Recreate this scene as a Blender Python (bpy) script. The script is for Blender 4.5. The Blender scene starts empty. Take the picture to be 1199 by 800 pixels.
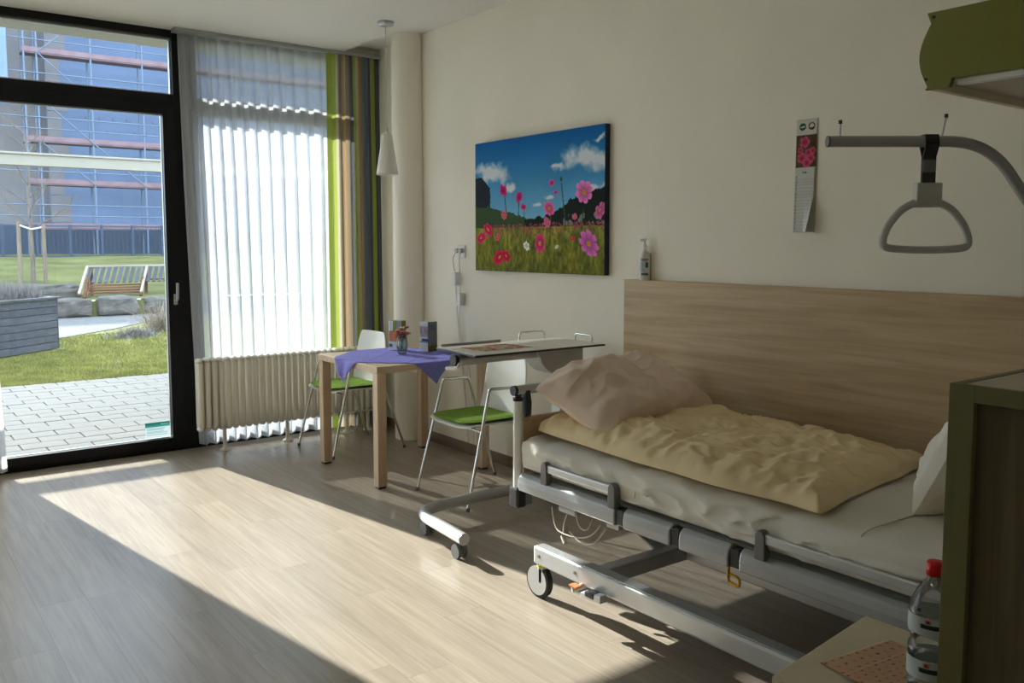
import bpy, math, random
import numpy as np
from mathutils import Vector, Matrix, noise

random.seed(7)
rng = np.random.default_rng(7)
SC = bpy.context.scene
COL = SC.collection
PI = math.pi

# ------------------------------------------------------------------ camera
cam_d = bpy.data.cameras.new('camera')
cam = bpy.data.objects.new('camera', cam_d)
COL.objects.link(cam)
cam.location = (0, 0, 1.47)
cam.rotation_euler = (math.radians(90 - 4.892), 0, math.radians(-37.0))
cam_d.sensor_width = 36
cam_d.lens = 1021.3 / 1199 * 36
cam_d.shift_y = -26.6 / 1199
cam_d.clip_start = 0.05
SC.camera = cam

# ------------------------------------------------------------------ world, sun, exposure
world = bpy.data.worlds.new('sky')
SC.world = world
world.use_nodes = True
wn = world.node_tree
wn.nodes.clear()
w_out = wn.nodes.new('ShaderNodeOutputWorld')
w_bg = wn.nodes.new('ShaderNodeBackground')
w_bg.inputs['Color'].default_value = (0.72, 0.85, 1.0, 1)
w_bg.inputs['Strength'].default_value = 2.0
wn.links.new(w_bg.outputs[0], w_out.inputs[0])

SUN_DIR = Vector((0.171, -1.0, -0.55)).normalized()
sun_d = bpy.data.lights.new('sun', 'SUN')
sun_d.energy = 4.85
sun_d.angle = math.radians(0.55)
sun_d.color = (1.0, 0.95, 0.86)
sun = bpy.data.objects.new('sun', sun_d)
COL.objects.link(sun)
sun.location = (-2, 14, 12)
sun.rotation_euler = SUN_DIR.to_track_quat('-Z', 'Y').to_euler()

# sky portals in the two window openings
for nm, cx, w in (('sky_portal_left', -0.38, 1.70), ('sky_portal_door', 1.22, 1.16), ('sky_portal_window', 2.56, 1.28)):
    pd = bpy.data.lights.new(nm, 'AREA')
    pd.shape = 'RECTANGLE'
    pd.size, pd.size_y = w, 2.9
    pd.cycles.is_portal = True
    po = bpy.data.objects.new(nm, pd)
    COL.objects.link(po)
    po.location = (cx, 6.52, 1.47)
    po.rotation_euler = (math.radians(-90), 0, 0)

SC.view_settings.view_transform = 'Standard'
SC.view_settings.look = 'None'
SC.view_settings.exposure = 1.75
SC.view_settings.gamma = 1.0
SC.view_settings.use_curve_mapping = False
SC.cycles.max_bounces = 12
SC.cycles.diffuse_bounces = 6
SC.cycles.transparent_max_bounces = 24
SC.cycles.sample_clamp_indirect = 8.0

# ------------------------------------------------------------------ colour helpers and materials
def lin(c):
    return tuple(((v / 255) / 12.92 if v / 255 <= 0.04045 else (((v / 255) + 0.055) / 1.055) ** 2.4) for v in c)

MATS = {}

def new_mat(name):
    m = bpy.data.materials.new(name)
    m.use_nodes = True
    nt = m.node_tree
    return m, nt, nt.nodes['Principled BSDF']

def mat(name, rgb, rough=0.5, metal=0.0, var=0.06, scale=12.0, bump=0.0, bscale=80.0, spec=0.5, coord='Object', stretch=(1, 1, 1)):
    """plain material with slight procedural colour variation (rgb is linear albedo)"""
    m, nt, b = new_mat(name)
    tc = nt.nodes.new('ShaderNodeTexCoord')
    mp = nt.nodes.new('ShaderNodeMapping')
    mp.inputs['Scale'].default_value = stretch
    nt.links.new(tc.outputs[coord], mp.inputs[0])
    nz = nt.nodes.new('ShaderNodeTexNoise')
    nz.inputs['Scale'].default_value = scale
    nz.inputs['Detail'].default_value = 4
    nt.links.new(mp.outputs[0], nz.inputs['Vector'])
    cr = nt.nodes.new('ShaderNodeValToRGB')
    cr.color_ramp.elements[0].position = 0.3
    cr.color_ramp.elements[1].position = 0.7
    cr.color_ramp.elements[0].color = (*[max(0, c * (1 - var)) for c in rgb], 1)
    cr.color_ramp.elements[1].color = (*[min(1, c * (1 + var)) for c in rgb], 1)
    nt.links.new(nz.outputs['Fac'], cr.inputs[0])
    nt.links.new(cr.outputs[0], b.inputs['Base Color'])
    b.inputs['Roughness'].default_value = rough
    b.inputs['Metallic'].default_value = metal
    b.inputs['Specular IOR Level'].default_value = spec
    if bump > 0:
        n2 = nt.nodes.new('ShaderNodeTexNoise')
        n2.inputs['Scale'].default_value = bscale
        n2.inputs['Detail'].default_value = 3
        nt.links.new(mp.outputs[0], n2.inputs['Vector'])
        bp = nt.nodes.new('ShaderNodeBump')
        bp.inputs['Strength'].default_value = bump
        bp.inputs['Distance'].default_value = 0.01
        nt.links.new(n2.outputs['Fac'], bp.inputs['Height'])
        nt.links.new(bp.outputs[0], b.inputs['Normal'])
    MATS[name] = m
    return m

def wood(name, dark, light, rough=0.5, axis='x', fine=40.0, long=1.6, rnd=True, tone=0.12, spec=0.4):
    """streaky wood grain along one object axis, with a per-object offset and tone"""
    m, nt, b = new_mat(name)
    N, L = nt.nodes, nt.links
    tc = N.new('ShaderNodeTexCoord')
    oi = N.new('ShaderNodeObjectInfo')
    add = N.new('ShaderNodeVectorMath'); add.operation = 'ADD'
    mul = N.new('ShaderNodeVectorMath'); mul.operation = 'SCALE'
    comb = N.new('ShaderNodeCombineXYZ')
    for i in range(3):
        L.new(oi.outputs['Random'], comb.inputs[i])
    L.new(comb.outputs[0], mul.inputs[0]); mul.inputs['Scale'].default_value = 37.0 if rnd else 0.0
    L.new(tc.outputs['Object'], add.inputs[0]); L.new(mul.outputs[0], add.inputs[1])
    mp = N.new('ShaderNodeMapping')
    s = {'x': (long, fine, fine), 'y': (fine, long, fine), 'z': (fine, fine, long)}[axis]
    mp.inputs['Scale'].default_value = s
    L.new(add.outputs[0], mp.inputs[0])
    n1 = N.new('ShaderNodeTexNoise'); n1.inputs['Scale'].default_value = 1.0; n1.inputs['Detail'].default_value = 6
    n1.inputs['Distortion'].default_value = 0.6
    L.new(mp.outputs[0], n1.inputs['Vector'])
    mp2 = N.new('ShaderNodeMapping')
    mp2.inputs['Scale'].default_value = tuple(v / 5 for v in s)
    L.new(add.outputs[0], mp2.inputs[0])
    n2 = N.new('ShaderNodeTexNoise'); n2.inputs['Scale'].default_value = 1.0; n2.inputs['Detail'].default_value = 3
    n2.inputs['Distortion'].default_value = 1.2
    L.new(mp2.outputs[0], n2.inputs['Vector'])
    mx = N.new('ShaderNodeMath'); mx.operation = 'MULTIPLY_ADD'
    L.new(n1.outputs['Fac'], mx.inputs[0]); mx.inputs[1].default_value = 0.6
    half = N.new('ShaderNodeMath'); half.operation = 'MULTIPLY'; half.inputs[1].default_value = 0.4
    L.new(n2.outputs['Fac'], half.inputs[0]); L.new(half.outputs[0], mx.inputs[2])
    cr = N.new('ShaderNodeValToRGB')
    cr.color_ramp.elements[0].position = 0.36; cr.color_ramp.elements[0].color = (*dark, 1)
    cr.color_ramp.elements[1].position = 0.62; cr.color_ramp.elements[1].color = (*light, 1)
    L.new(mx.outputs[0], cr.inputs[0])
    hsv = N.new('ShaderNodeHueSaturation')
    mr = N.new('ShaderNodeMapRange')
    mr.inputs['To Min'].default_value = 1 - (tone if rnd else 0); mr.inputs['To Max'].default_value = 1 + (tone if rnd else 0)
    L.new(oi.outputs['Random'], mr.inputs[0]); L.new(mr.outputs[0], hsv.inputs['Value'])
    L.new(cr.outputs[0], hsv.inputs['Color']); L.new(hsv.outputs[0], b.inputs['Base Color'])
    b.inputs['Roughness'].default_value = rough
    b.inputs['Specular IOR Level'].default_value = spec
    bp = N.new('ShaderNodeBump'); bp.inputs['Strength'].default_value = 0.12; bp.inputs['Distance'].default_value = 0.004
    L.new(n1.outputs['Fac'], bp.inputs['Height']); L.new(bp.outputs[0], b.inputs['Normal'])
    MATS[name] = m
    return m

def attr_mat(name, rough=0.6, spec=0.3):
    """print on a surface: colours computed by the script and stored on the mesh"""
    m, nt, b = new_mat(name)
    a = nt.nodes.new('ShaderNodeAttribute'); a.attribute_name = 'paint'
    nt.links.new(a.outputs['Color'], b.inputs['Base Color'])
    b.inputs['Roughness'].default_value = rough
    b.inputs['Specular IOR Level'].default_value = spec
    MATS[name] = m
    return m

def pane_mat(name, tint=(1, 1, 1), ior=1.5, haze=0.0):
    m = bpy.data.materials.new(name); m.use_nodes = True
    nt = m.node_tree; nt.nodes.clear()
    out = nt.nodes.new('ShaderNodeOutputMaterial')
    tr = nt.nodes.new('ShaderNodeBsdfTransparent'); tr.inputs[0].default_value = (*tint, 1)
    gl = nt.nodes.new('ShaderNodeBsdfGlossy'); gl.inputs['Roughness'].default_value = 0.02
    fr = nt.nodes.new('ShaderNodeFresnel'); fr.inputs[0].default_value = ior
    mx = nt.nodes.new('ShaderNodeMixShader')
    nt.links.new(fr.outputs[0], mx.inputs[0]); nt.links.new(tr.outputs[0], mx.inputs[1]); nt.links.new(gl.outputs[0], mx.inputs[2])
    last = mx
    if haze > 0:
        df = nt.nodes.new('ShaderNodeBsdfDiffuse'); df.inputs[0].default_value = (0.9, 0.9, 0.9, 1)
        m2 = nt.nodes.new('ShaderNodeMixShader'); m2.inputs[0].default_value = haze
        nt.links.new(mx.outputs[0], m2.inputs[1]); nt.links.new(df.outputs[0], m2.inputs[2]); last = m2
    nt.links.new(last.outputs[0], out.inputs[0])
    MATS[name] = m
    return m

def sheer_mat(name, rgb, transp, transl):
    m = bpy.data.materials.new(name); m.use_nodes = True
    nt = m.node_tree; nt.nodes.clear()
    out = nt.nodes.new('ShaderNodeOutputMaterial')
    tr = nt.nodes.new('ShaderNodeBsdfTransparent')
    tl = nt.nodes.new('ShaderNodeBsdfTranslucent'); tl.inputs[0].default_value = (*rgb, 1)
    df = nt.nodes.new('ShaderNodeBsdfDiffuse'); df.inputs[0].default_value = (*rgb, 1)
    a = nt.nodes.new('ShaderNodeMixShader'); a.inputs[0].default_value = transl
    nt.links.new(df.outputs[0], a.inputs[1]); nt.links.new(tl.outputs[0], a.inputs[2])
    # fine weave makes the see-through share vary a little
    tc = nt.nodes.new('ShaderNodeTexCoord'); nz = nt.nodes.new('ShaderNodeTexNoise'); nz.inputs['Scale'].default_value = 60
    nt.links.new(tc.outputs['Object'], nz.inputs['Vector'])
    mr = nt.nodes.new('ShaderNodeMapRange'); mr.inputs['To Min'].default_value = transp - 0.05; mr.inputs['To Max'].default_value = transp + 0.05
    nt.links.new(nz.outputs['Fac'], mr.inputs[0])
    mx = nt.nodes.new('ShaderNodeMixShader')
    nt.links.new(mr.outputs[0], mx.inputs[0]); nt.links.new(a.outputs[0], mx.inputs[1]); nt.links.new(tr.outputs[0], mx.inputs[2])
    nt.links.new(mx.outputs[0], out.inputs[0])
    MATS[name] = m
    return m

# room surfaces
mat('plaster', (0.89, 0.85, 0.745), 0.9, var=0.02, scale=3, bump=0.05, bscale=180, spec=0.2)
mat('ceiling_paint', (0.80, 0.78, 0.73), 0.92, var=0.015, scale=2, spec=0.2)
wood('floor_wood', (0.275, 0.23, 0.18), (0.365, 0.312, 0.25), rough=0.30, axis='y', fine=60, long=2.6, tone=0.06, spec=0.22)
mat('joint', (0.22, 0.18, 0.14), 0.8)
wood('panel_wood', (0.42, 0.30, 0.165), (0.57, 0.43, 0.265), rough=0.5, axis='y', fine=42, long=2.0, rnd=False)
wood('base_wood', (0.16, 0.11, 0.075), (0.24, 0.17, 0.12), rough=0.5, axis='y', fine=40, long=2.0, rnd=False)
mat('black_frame', (0.008, 0.009, 0.012), 0.45, var=0.1, spec=0.25)
pane_mat('glass', (0.93, 0.96, 0.97), 1.45, haze=0.012)
mat('white_plastic', (0.78, 0.78, 0.76), 0.4, var=0.02)
mat('light_grey_plastic', (0.48, 0.48, 0.47), 0.45, var=0.03)
mat('grey_plastic', (0.16, 0.16, 0.16), 0.45, var=0.05)
mat('black_plastic', (0.018, 0.018, 0.02), 0.4, var=0.1)
mat('aluminium', (0.58, 0.60, 0.62), 0.36, metal=0.6, var=0.03)
mat('silver_paint', (0.50, 0.51, 0.52), 0.36, metal=0.45, var=0.03)
mat('grey_profile', (0.37, 0.385, 0.40), 0.38, metal=0.3, var=0.03)
mat('chrome', (0.72, 0.72, 0.72), 0.14, metal=1.0, var=0.02)
mat('radiator_enamel', (0.82, 0.79, 0.70), 0.4, var=0.02)
wood('beech', (0.50, 0.36, 0.235), (0.62, 0.47, 0.33), rough=0.45, axis='z', fine=50, long=3.0, tone=0.04)
wood('beech_top', (0.50, 0.37, 0.25), (0.62, 0.49, 0.36), rough=0.4, axis='x', fine=50, long=3.0, tone=0.03)
mat('chair_shell', (0.80, 0.80, 0.77), 0.35, var=0.02)
mat('green_felt', (0.20, 0.33, 0.055), 0.95, var=0.16, scale=60, bump=0.4, bscale=300, spec=0.1)
mat('purple_cloth', (0.20, 0.20, 0.56), 0.85, var=0.08, scale=40, bump=0.2, bscale=400, spec=0.15)
sheer_mat('sheer_fabric', (0.72, 0.75, 0.79), 0.22, 0.42)
sheer_mat('sheer_fabric_fill', (0.90, 0.90, 0.90), 0.05, 0.58)  # same sheer for the left curtain, tuned to cut direct sun and brighten the room
mat('duvet_cotton', (0.83, 0.68, 0.43), 0.9, var=0.05, scale=8, bump=0.25, bscale=25, spec=0.15)
mat('pillow_cotton', (0.80, 0.655, 0.55), 0.9, var=0.04, scale=8, bump=0.2, bscale=30, spec=0.15)
mat('white_cotton', (0.74, 0.70, 0.62), 0.9, var=0.04, scale=8, bump=0.2, bscale=30, spec=0.15)
mat('sheet_cotton', (0.74, 0.72, 0.66), 0.75, var=0.04, scale=6, bump=0.2, bscale=20, spec=0.25)
mat('olive_panel', (0.185, 0.19, 0.032), 0.5, var=0.06)
wood('dark_oak', (0.075, 0.058, 0.028), (0.125, 0.098, 0.050), rough=0.55, axis='z', fine=60, long=3.0, rnd=False)
mat('olive_edge', (0.145, 0.135, 0.05), 0.5, var=0.05)
mat('cream_board', (0.62, 0.56, 0.42), 0.5, var=0.03)
mat('table_laminate', (0.66, 0.61, 0.54), 0.28, var=0.03)
mat('taupe_laminate', (0.50, 0.45, 0.38), 0.5, var=0.03)
mat('lamp_glass', (0.86, 0.84, 0.78), 0.35, var=0.02)
mat('yellow_plastic', (0.75, 0.42, 0.02), 0.4)
mat('lime_plastic', (0.62, 0.66, 0.02), 0.4)
mat('orange_plastic', (0.55, 0.16, 0.03), 0.4)
mat('red_plastic', (0.72, 0.012, 0.02), 0.35)
mat('rubber', (0.02, 0.02, 0.02), 0.7)
pane_mat('clear_plastic', (0.93, 0.95, 0.95), 1.5, haze=0.04)
pane_mat('vase_glass', (0.90, 0.96, 0.91), 1.45, haze=0.10)
attr_mat('canvas_print', 0.75, 0.15)
attr_mat('paper_print', 0.7, 0.2)
mat('canvas_side', (0.02, 0.03, 0.05), 0.8)
mat('paper_white', (0.78, 0.78, 0.76), 0.8, var=0.01)
mat('cable_white', (0.66, 0.65, 0.62), 0.5, var=0.02)
mat('cable_cream', (0.60, 0.55, 0.44), 0.5, var=0.02)
# outdoors
mat('concrete_paver', (0.112, 0.109, 0.102), 0.85, var=0.10, scale=5, bump=0.2, bscale=120, coord='Object', spec=0.08)
mat('paver_joint', (0.03, 0.027, 0.022), 0.95, spec=0.08)
mat('lawn_soil', (0.12, 0.12, 0.035), 0.95, var=0.25, scale=1.5, bump=0.5, bscale=20, spec=0.08)
mat('lawn_far', (0.095, 0.098, 0.036), 0.95, var=0.35, scale=0.9, bump=0.5, bscale=8, spec=0.08)
mat('path_grit', (0.125, 0.122, 0.120), 0.9, var=0.12, scale=6, spec=0.08)
mat('stone', (0.095, 0.088, 0.08), 0.9, var=0.3, scale=5, bump=0.8, bscale=9, spec=0.08)
mat('gravel', (0.42, 0.42, 0.42), 0.9, var=0.3, scale=40, spec=0.08)
wood('grey_board', (0.035, 0.038, 0.046), (0.075, 0.078, 0.09), rough=0.7, axis='x', fine=40, long=1.5, tone=0.15, spec=0.1)
wood('bench_wood', (0.085, 0.034, 0.02), (0.15, 0.065, 0.04), rough=0.6, axis='x', fine=30, long=1.5, spec=0.1)
wood('bench_light', (0.24, 0.20, 0.17), (0.34, 0.29, 0.25), rough=0.6, axis='x', fine=30, long=1.5, spec=0.1)
wood('bark', (0.10, 0.08, 0.065), (0.19, 0.155, 0.125), rough=0.9, axis='z', fine=30, long=5, spec=0.1)
wood('stake_wood', (0.13, 0.10, 0.075), (0.21, 0.165, 0.125), rough=0.8, axis='z', fine=30, long=4, spec=0.1)
mat('lavender_stalk', (0.16, 0.15, 0.145), 0.9, var=0.3, scale=6, spec=0.08)
mat('dry_stalk', (0.24, 0.20, 0.155), 0.9, var=0.4, scale=9, spec=0.08)
mat('facade_render', (0.135, 0.185, 0.285), 0.9, var=0.10, scale=0.4, spec=0.08)
mat('facade_block', (0.20, 0.19, 0.195), 0.9, var=0.08, scale=0.5, spec=0.08)
mat('scaffold_steel', (0.13, 0.17, 0.23), 0.5, metal=0.2, var=0.1, spec=0.08)
mat('scaffold_board', (0.19, 0.13, 0.145), 0.8, var=0.15, scale=2, spec=0.08)
mat('net_sheet', (0.17, 0.23, 0.34), 0.8, var=0.12, scale=1.0, spec=0.08)
mat('fence_steel', (0.045, 0.065, 0.10), 0.5, var=0.1, spec=0.08)
mat('cream_paint', (0.30, 0.28, 0.23), 0.5, var=0.03, spec=0.08)

def gm(m):
    return MATS[m] if isinstance(m, str) else m

# ------------------------------------------------------------------ mesh builder
class MB:
    def __init__(self):
        self.v, self.f, self.s = [], [], []
    def _add(self, vs, fs, smooth=False):
        o = len(self.v)
        self.v.extend([tuple(p) for p in vs])
        self.f.extend([tuple(i + o for i in f) for f in fs])
        self.s.extend([smooth] * len(fs))
        return self
    def box(self, x0, x1, y0, y1, z0, z1, M=None):
        vs = [Vector((x, y, z)) for x in (x0, x1) for y in (y0, y1) for z in (z0, z1)]
        if M is not None:
            vs = [M @ v for v in vs]
        return self._add(vs, [(0, 1, 3, 2), (4, 6, 7, 5), (0, 4, 5, 1), (2, 3, 7, 6), (0, 2, 6, 4), (1, 5, 7, 3)])
    def bar(self, a, b, w, h, up=(0, 0, 1)):
        """rectangular bar from a to b, width w across, height h along up"""
        a, b, up = Vector(a), Vector(b), Vector(up)
        d = (b - a).normalized(); sd = d.cross(up).normalized(); u2 = sd.cross(d)
        vs = [p + sd * sx * w / 2 + u2 * su * h / 2 for p in (a, b) for sx in (-1, 1) for su in (-1, 1)]
        return self._add(vs, [(0, 1, 3, 2), (4, 6, 7, 5), (0, 4, 5, 1), (2, 3, 7, 6), (0, 2, 6, 4), (1, 5, 7, 3)])
    def tube(self, pts, r, n=12, cap=True, smooth=True):
        pts = [Vector(p) for p in pts]
        rr = r if isinstance(r, (list, tuple)) else [r] * len(pts)
        t0 = (pts[1] - pts[0]).normalized()
        ref = Vector((0, 0, 1)) if abs(t0.z) < 0.9 else Vector((1, 0, 0))
        nrm = t0.cross(ref).normalized()
        vs, fs = [], []
        for i, p in enumerate(pts):
            if i == 0: t = t0
            elif i == len(pts) - 1: t = (pts[i] - pts[i - 1]).normalized()
            else: t = ((pts[i + 1] - pts[i]).normalized() + (pts[i] - pts[i - 1]).normalized()).normalized()
            nrm = (nrm - t * nrm.dot(t)).normalized()
            bn = t.cross(nrm)
            for k in range(n):
                a = 2 * PI * k / n
                vs.append(p + (nrm * math.cos(a) + bn * math.sin(a)) * rr[i])
        for i in range(len(pts) - 1):
            for k in range(n):
                fs.append((i * n + k, i * n + (k + 1) % n, (i + 1) * n + (k + 1) % n, (i + 1) * n + k))
        self._add(vs, fs, smooth)
        if cap:
            e = (len(pts) - 1) * n
            self._add(vs[:n], [tuple(range(n - 1, -1, -1))])
            self._add(vs[e:e + n], [tuple(range(n))])
        return self
    def lathe(self, prof, c=(0, 0, 0), n=24, smooth=True, caps=False):
        vs, fs = [], []
        for r, z in prof:
            for k in range(n):
                a = 2 * PI * k / n
                vs.append((c[0] + r * math.cos(a), c[1] + r * math.sin(a), c[2] + z))
        for i in range(len(prof) - 1):
            for k in range(n):
                fs.append((i * n + k, i * n + (k + 1) % n, (i + 1) * n + (k + 1) % n, (i + 1) * n + k))
        self._add(vs, fs, smooth)
        if caps:
            self._add(vs[:n], [tuple(range(n - 1, -1, -1))])
            self._add(vs[-n:], [tuple(range(n))])
        return self
    def disc(self, c, axis, r, h, n=20):
        c = Vector(c); axis = Vector(axis).normalized()
        return self.tube([c - axis * h / 2, c + axis * h / 2], r, n)
    def grid(self, fn, nu, nv, smooth=True, flip=False):
        vs = [fn(i / nu, j / nv) for j in range(nv + 1) for i in range(nu + 1)]
        w = nu + 1
        fs = []
        for j in range(nv):
            for i in range(nu):
                q = (j * w + i, j * w + i + 1, (j + 1) * w + i + 1, (j + 1) * w + i)
                fs.append(q[::-1] if flip else q)
        return self._add(vs, fs, smooth)
    def prism(self, poly, ax, lo, hi):
        """polygon in the two axes other than ax, extruded from lo to hi along ax"""
        def P(a, b, h):
            return {'x': (h, a, b), 'y': (a, h, b), 'z': (a, b, h)}[ax]
        n = len(poly)
        vs = [P(a, b, lo) for a, b in poly] + [P(a, b, hi) for a, b in poly]
        fs = [tuple(range(n)), tuple(range(2 * n - 1, n - 1, -1))]
        fs += [((i + 1) % n, i, n + i, n + (i + 1) % n) for i in range(n)]
        return self._add(vs, fs)
    def build(self, name, m, parent=None, bevel=0.0, seg=2, mods=None, shift=None):
        me = bpy.data.meshes.new(name)
        off = Vector(shift) if shift is not None else (ORG.get(parent.name, Vector()) if parent else Vector())
        me.from_pydata([tuple(Vector(p) - off) for p in self.v], [], self.f)
        me.polygons.foreach_set('use_smooth', self.s)
        me.materials.append(gm(m))
        me.update()
        o = bpy.data.objects.new(name, me)
        COL.objects.link(o)
        if parent:
            o.parent = parent
            ORG[o.name] = off
        elif shift is not None:
            o.location = off
            ORG[o.name] = off
        else:
            ORG[o.name] = Vector()
        if bevel > 0:
            bv = o.modifiers.new('bevel', 'BEVEL'); bv.width = bevel; bv.segments = seg; bv.limit_method = 'ANGLE'
        return o

ORG = {}     # world origin that a thing's mesh coordinates are measured from

def tag(o, label, cat=None, group=None, kind=None):
    if label: o['label'] = label
    if cat: o['category'] = cat
    if group: o['group'] = group
    if kind: o['kind'] = kind
    return o

def thing(name, loc, label, cat, group=None):
    o = bpy.data.objects.new(name, None)
    COL.objects.link(o)
    o.location = loc
    o.empty_display_size = 0.1
    ORG[o.name] = Vector(loc)
    return tag(o, label, cat, group)

def struct(o):
    o['kind'] = 'structure'
    return o

def solidify(o, t, off=0.0):
    m = o.modifiers.new('thickness', 'SOLIDIFY'); m.thickness = t; m.offset = off
    return o

def subsurf(o, lv=1):
    m = o.modifiers.new('smooth', 'SUBSURF'); m.levels = lv; m.render_levels = lv
    return o

def paint_grid(name, P, nu, nv, img, m, parent=None, shift=None):
    """printed sheet: P(u,v)->xyz, img[nv+1,nu+1,3] in display colours (v down)"""
    vs = [P(i / nu, j / nv) for j in range(nv + 1) for i in range(nu + 1)]
    w = nu + 1
    fs = [(j * w + i, (j + 1) * w + i, (j + 1) * w + i + 1, j * w + i + 1) for j in range(nv) for i in range(nu)]
    b = MB(); b._add(vs, fs, True)
    o = b.build(name, m, parent, shift=shift)
    ca = o.data.color_attributes.new('paint', 'FLOAT_COLOR', 'POINT')
    c = np.clip(img, 0, 1).reshape(-1, 3)
    c = np.where(c <= 0.04045, c / 12.92, ((c + 0.055) / 1.055) ** 2.4)
    buf = np.ones((len(c), 4), dtype=np.float32); buf[:, :3] = c
    ca.data.foreach_set('color', buf.ravel())
    return o

def bez(pts, n=8, closed=False):
    """Catmull-Rom through points"""
    P = [Vector(p) for p in pts]; out = []
    m = len(P)
    for i in range(m if closed else m - 1):
        if closed:
            p0, p1, p2, p3 = P[(i - 1) % m], P[i], P[(i + 1) % m], P[(i + 2) % m]
        else:
            p0, p1, p2, p3 = P[max(i - 1, 0)], P[i], P[i + 1], P[min(i + 2, m - 1)]
        for k in range(n):
            t = k / n
            out.append(0.5 * ((2 * p1) + (p2 - p0) * t + (2 * p0 - 5 * p1 + 4 * p2 - p3) * t * t + (3 * p1 - p0 - 3 * p2 + p3) * t ** 3))
    if not closed: out.append(P[-1])
    return out

def fillet(pts, r, n=6):
    """round the inner corners of a polyline"""
    P = [Vector(p) for p in pts]; out = [P[0]]
    for i in range(1, len(P) - 1):
        a = (P[i - 1] - P[i]); b = (P[i + 1] - P[i])
        d = min(r, a.length * 0.49, b.length * 0.49)
        A = P[i] + a.normalized() * d; B = P[i] + b.normalized() * d
        for k in range(n + 1):
            t = k / n
            out.append(A * (1 - t) ** 2 + P[i] * 2 * t * (1 - t) + B * t * t)
    out.append(P[-1])
    return out

# ================================================================== THE ROOM
XW, YW, XL, YB = 3.40, 6.34, -1.30, -0.90     # right wall, window wall, left wall, back wall
ZC = 2.94
FR = Vector((math.sin(math.radians(37)), math.cos(math.radians(37)), 0))
RT = Vector((math.cos(math.radians(37)), -math.sin(math.radians(37)), 0))

floor = struct(MB().box(XL - 0.2, XW + 0.2, YB - 0.2, 6.46, -0.20, -0.004).build('floor', 'joint'))
pw, pl = 0.182, 1.22
plank_me = None
row = 0
x = XL
while x < XW - 0.01:
    w = min(pw, XW - x)
    y = YB - random.uniform(0, pl)
    while y < 6.34:
        y0, y1 = max(y, YB), min(y + pl, 6.345)
        if y1 - y0 > 0.02:
            full = abs((y1 - y0) - pl) < 1e-4 and abs(w - pw) < 1e-4
            if full and plank_me:
                o = bpy.data.objects.new('floor_plank', plank_me); COL.objects.link(o)
            else:
                b = MB(); b.box(0.0003, w - 0.0003, 0.0003, y1 - y0 - 0.0003, -0.004, 0.0)
                o = b.build('floor_plank', 'floor_wood')
                if full: plank_me = o.data
            o.location = (x, y0, 0); o.parent = floor
        y += pl
    x += pw
struct(MB().box(XW, XW + 0.25, YB - 0.2, 6.9, -0.2, 3.2).build('wall_right', 'plaster'))
struct(MB().box(XL - 0.25, XL, YB - 0.2, 6.9, -0.2, 3.2).build('wall_left', 'plaster'))
struct(MB().box(XL - 0.25, XW + 0.25, YB - 0.25, YB, -0.2, 3.2).build('wall_back', 'plaster'))
wf = MB()
wf.box(XL, -1.24, 6.34, 6.56, -0.2, 3.2).box(3.22, XW + 0.1, 6.34, 6.56, -0.2, 3.2)
wf.box(-1.24, 3.22, 6.34, 6.56, 2.965, 3.2)
struct(wf.build('wall_far', 'plaster'))
struct(MB().box(XL - 0.1, 3.08, YB - 0.1, 6.345, ZC, ZC + 0.05).build('ceiling', 'ceiling_paint'))
struct(MB().box(XL - 0.1, XW + 0.1, YB - 0.1, 6.40, 3.0, 3.15).build('ceiling_recess', 'ceiling_paint'))
struct(MB().lathe([(0.118, 0), (0.118, 3.0)], (3.335, 5.71, 0), 40, caps=True).build('column', 'plaster'))
struct(MB().box(XW - 0.014, XW, YB, 6.33, 0, 0.075).build('baseboard_right', 'base_wood', bevel=0.003))

# ---- terrace door (black frame, glass) and window behind the curtain
def frame_rect(b, x0, x1, z0, z1, y0, y1, t):
    b.box(x0, x0 + t, y0, y1, z0, z1).box(x1 - t, x1, y0, y1, z0, z1)
    b.box(x0 + t, x1 - t, y0, y1, z0, z0 + t).box(x0 + t, x1 - t, y0, y1, z1 - t, z1)
    return b

door = struct(thing('door_1', (1.22, 6.38, 0), None, None))
b = MB()
b.box(0.50, 0.585, 6.34, 6.45, 0, 2.965).box(1.83, 1.955, 6.34, 6.45, 0, 2.965)
b.box(0.585, 1.83, 6.33, 6.45, 2.888, 2.965).box(0.585, 1.83, 6.34, 6.45, 2.40, 2.505).box(0.585, 1.83, 6.34, 6.45, 0.0, 0.035)
b.build('frame', 'black_frame', door, bevel=0.004)
b = MB(); b.box(0.578, 0.655, 6.325, 6.40, 0.03, 2.435).box(1.752, 1.838, 6.325, 6.40, 0.03, 2.435)
b.box(0.655, 1.752, 6.325, 6.40, 0.03, 0.098).box(0.655, 1.752, 6.325, 6.40, 2.362, 2.435)
sash = b.build('sash', 'black_frame', door, bevel=0.004)
MB().box(0.655, 1.752, 6.383, 6.387, 0.098, 2.362).build('pane', 'glass', door)
MB().box(0.585, 1.83, 6.383, 6.387, 2.505, 2.888).build('pane', 'glass', door)
b = MB(); frame_rect(b, 0.648, 1.759, 0.091, 2.369, 6.372, 6.39, 0.010); b.build('glazing_bead', 'silver_paint', door)
b = MB(); frame_rect(b, 0.583, 1.832, 2.503, 2.890, 6.372, 6.40, 0.012); b.build('glazing_bead', 'silver_paint', door)
h = MB(); h.box(1.785, 1.812, 6.315, 6.326, 1.045, 1.12).build('handle_rose', 'aluminium', door, bevel=0.004)
MB().tube(fillet([(1.798, 6.318, 1.08), (1.798, 6.275, 1.08), (1.80, 6.272, 1.20)], 0.02), 0.010, 10).build('handle', 'aluminium', door)
nu, nv = 40, 24
img = np.ones((nv + 1, nu + 1, 3)) * np.array([0.52, 0.57, 0.58])
img[:8] = (0.16, 0.42, 0.38)
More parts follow.
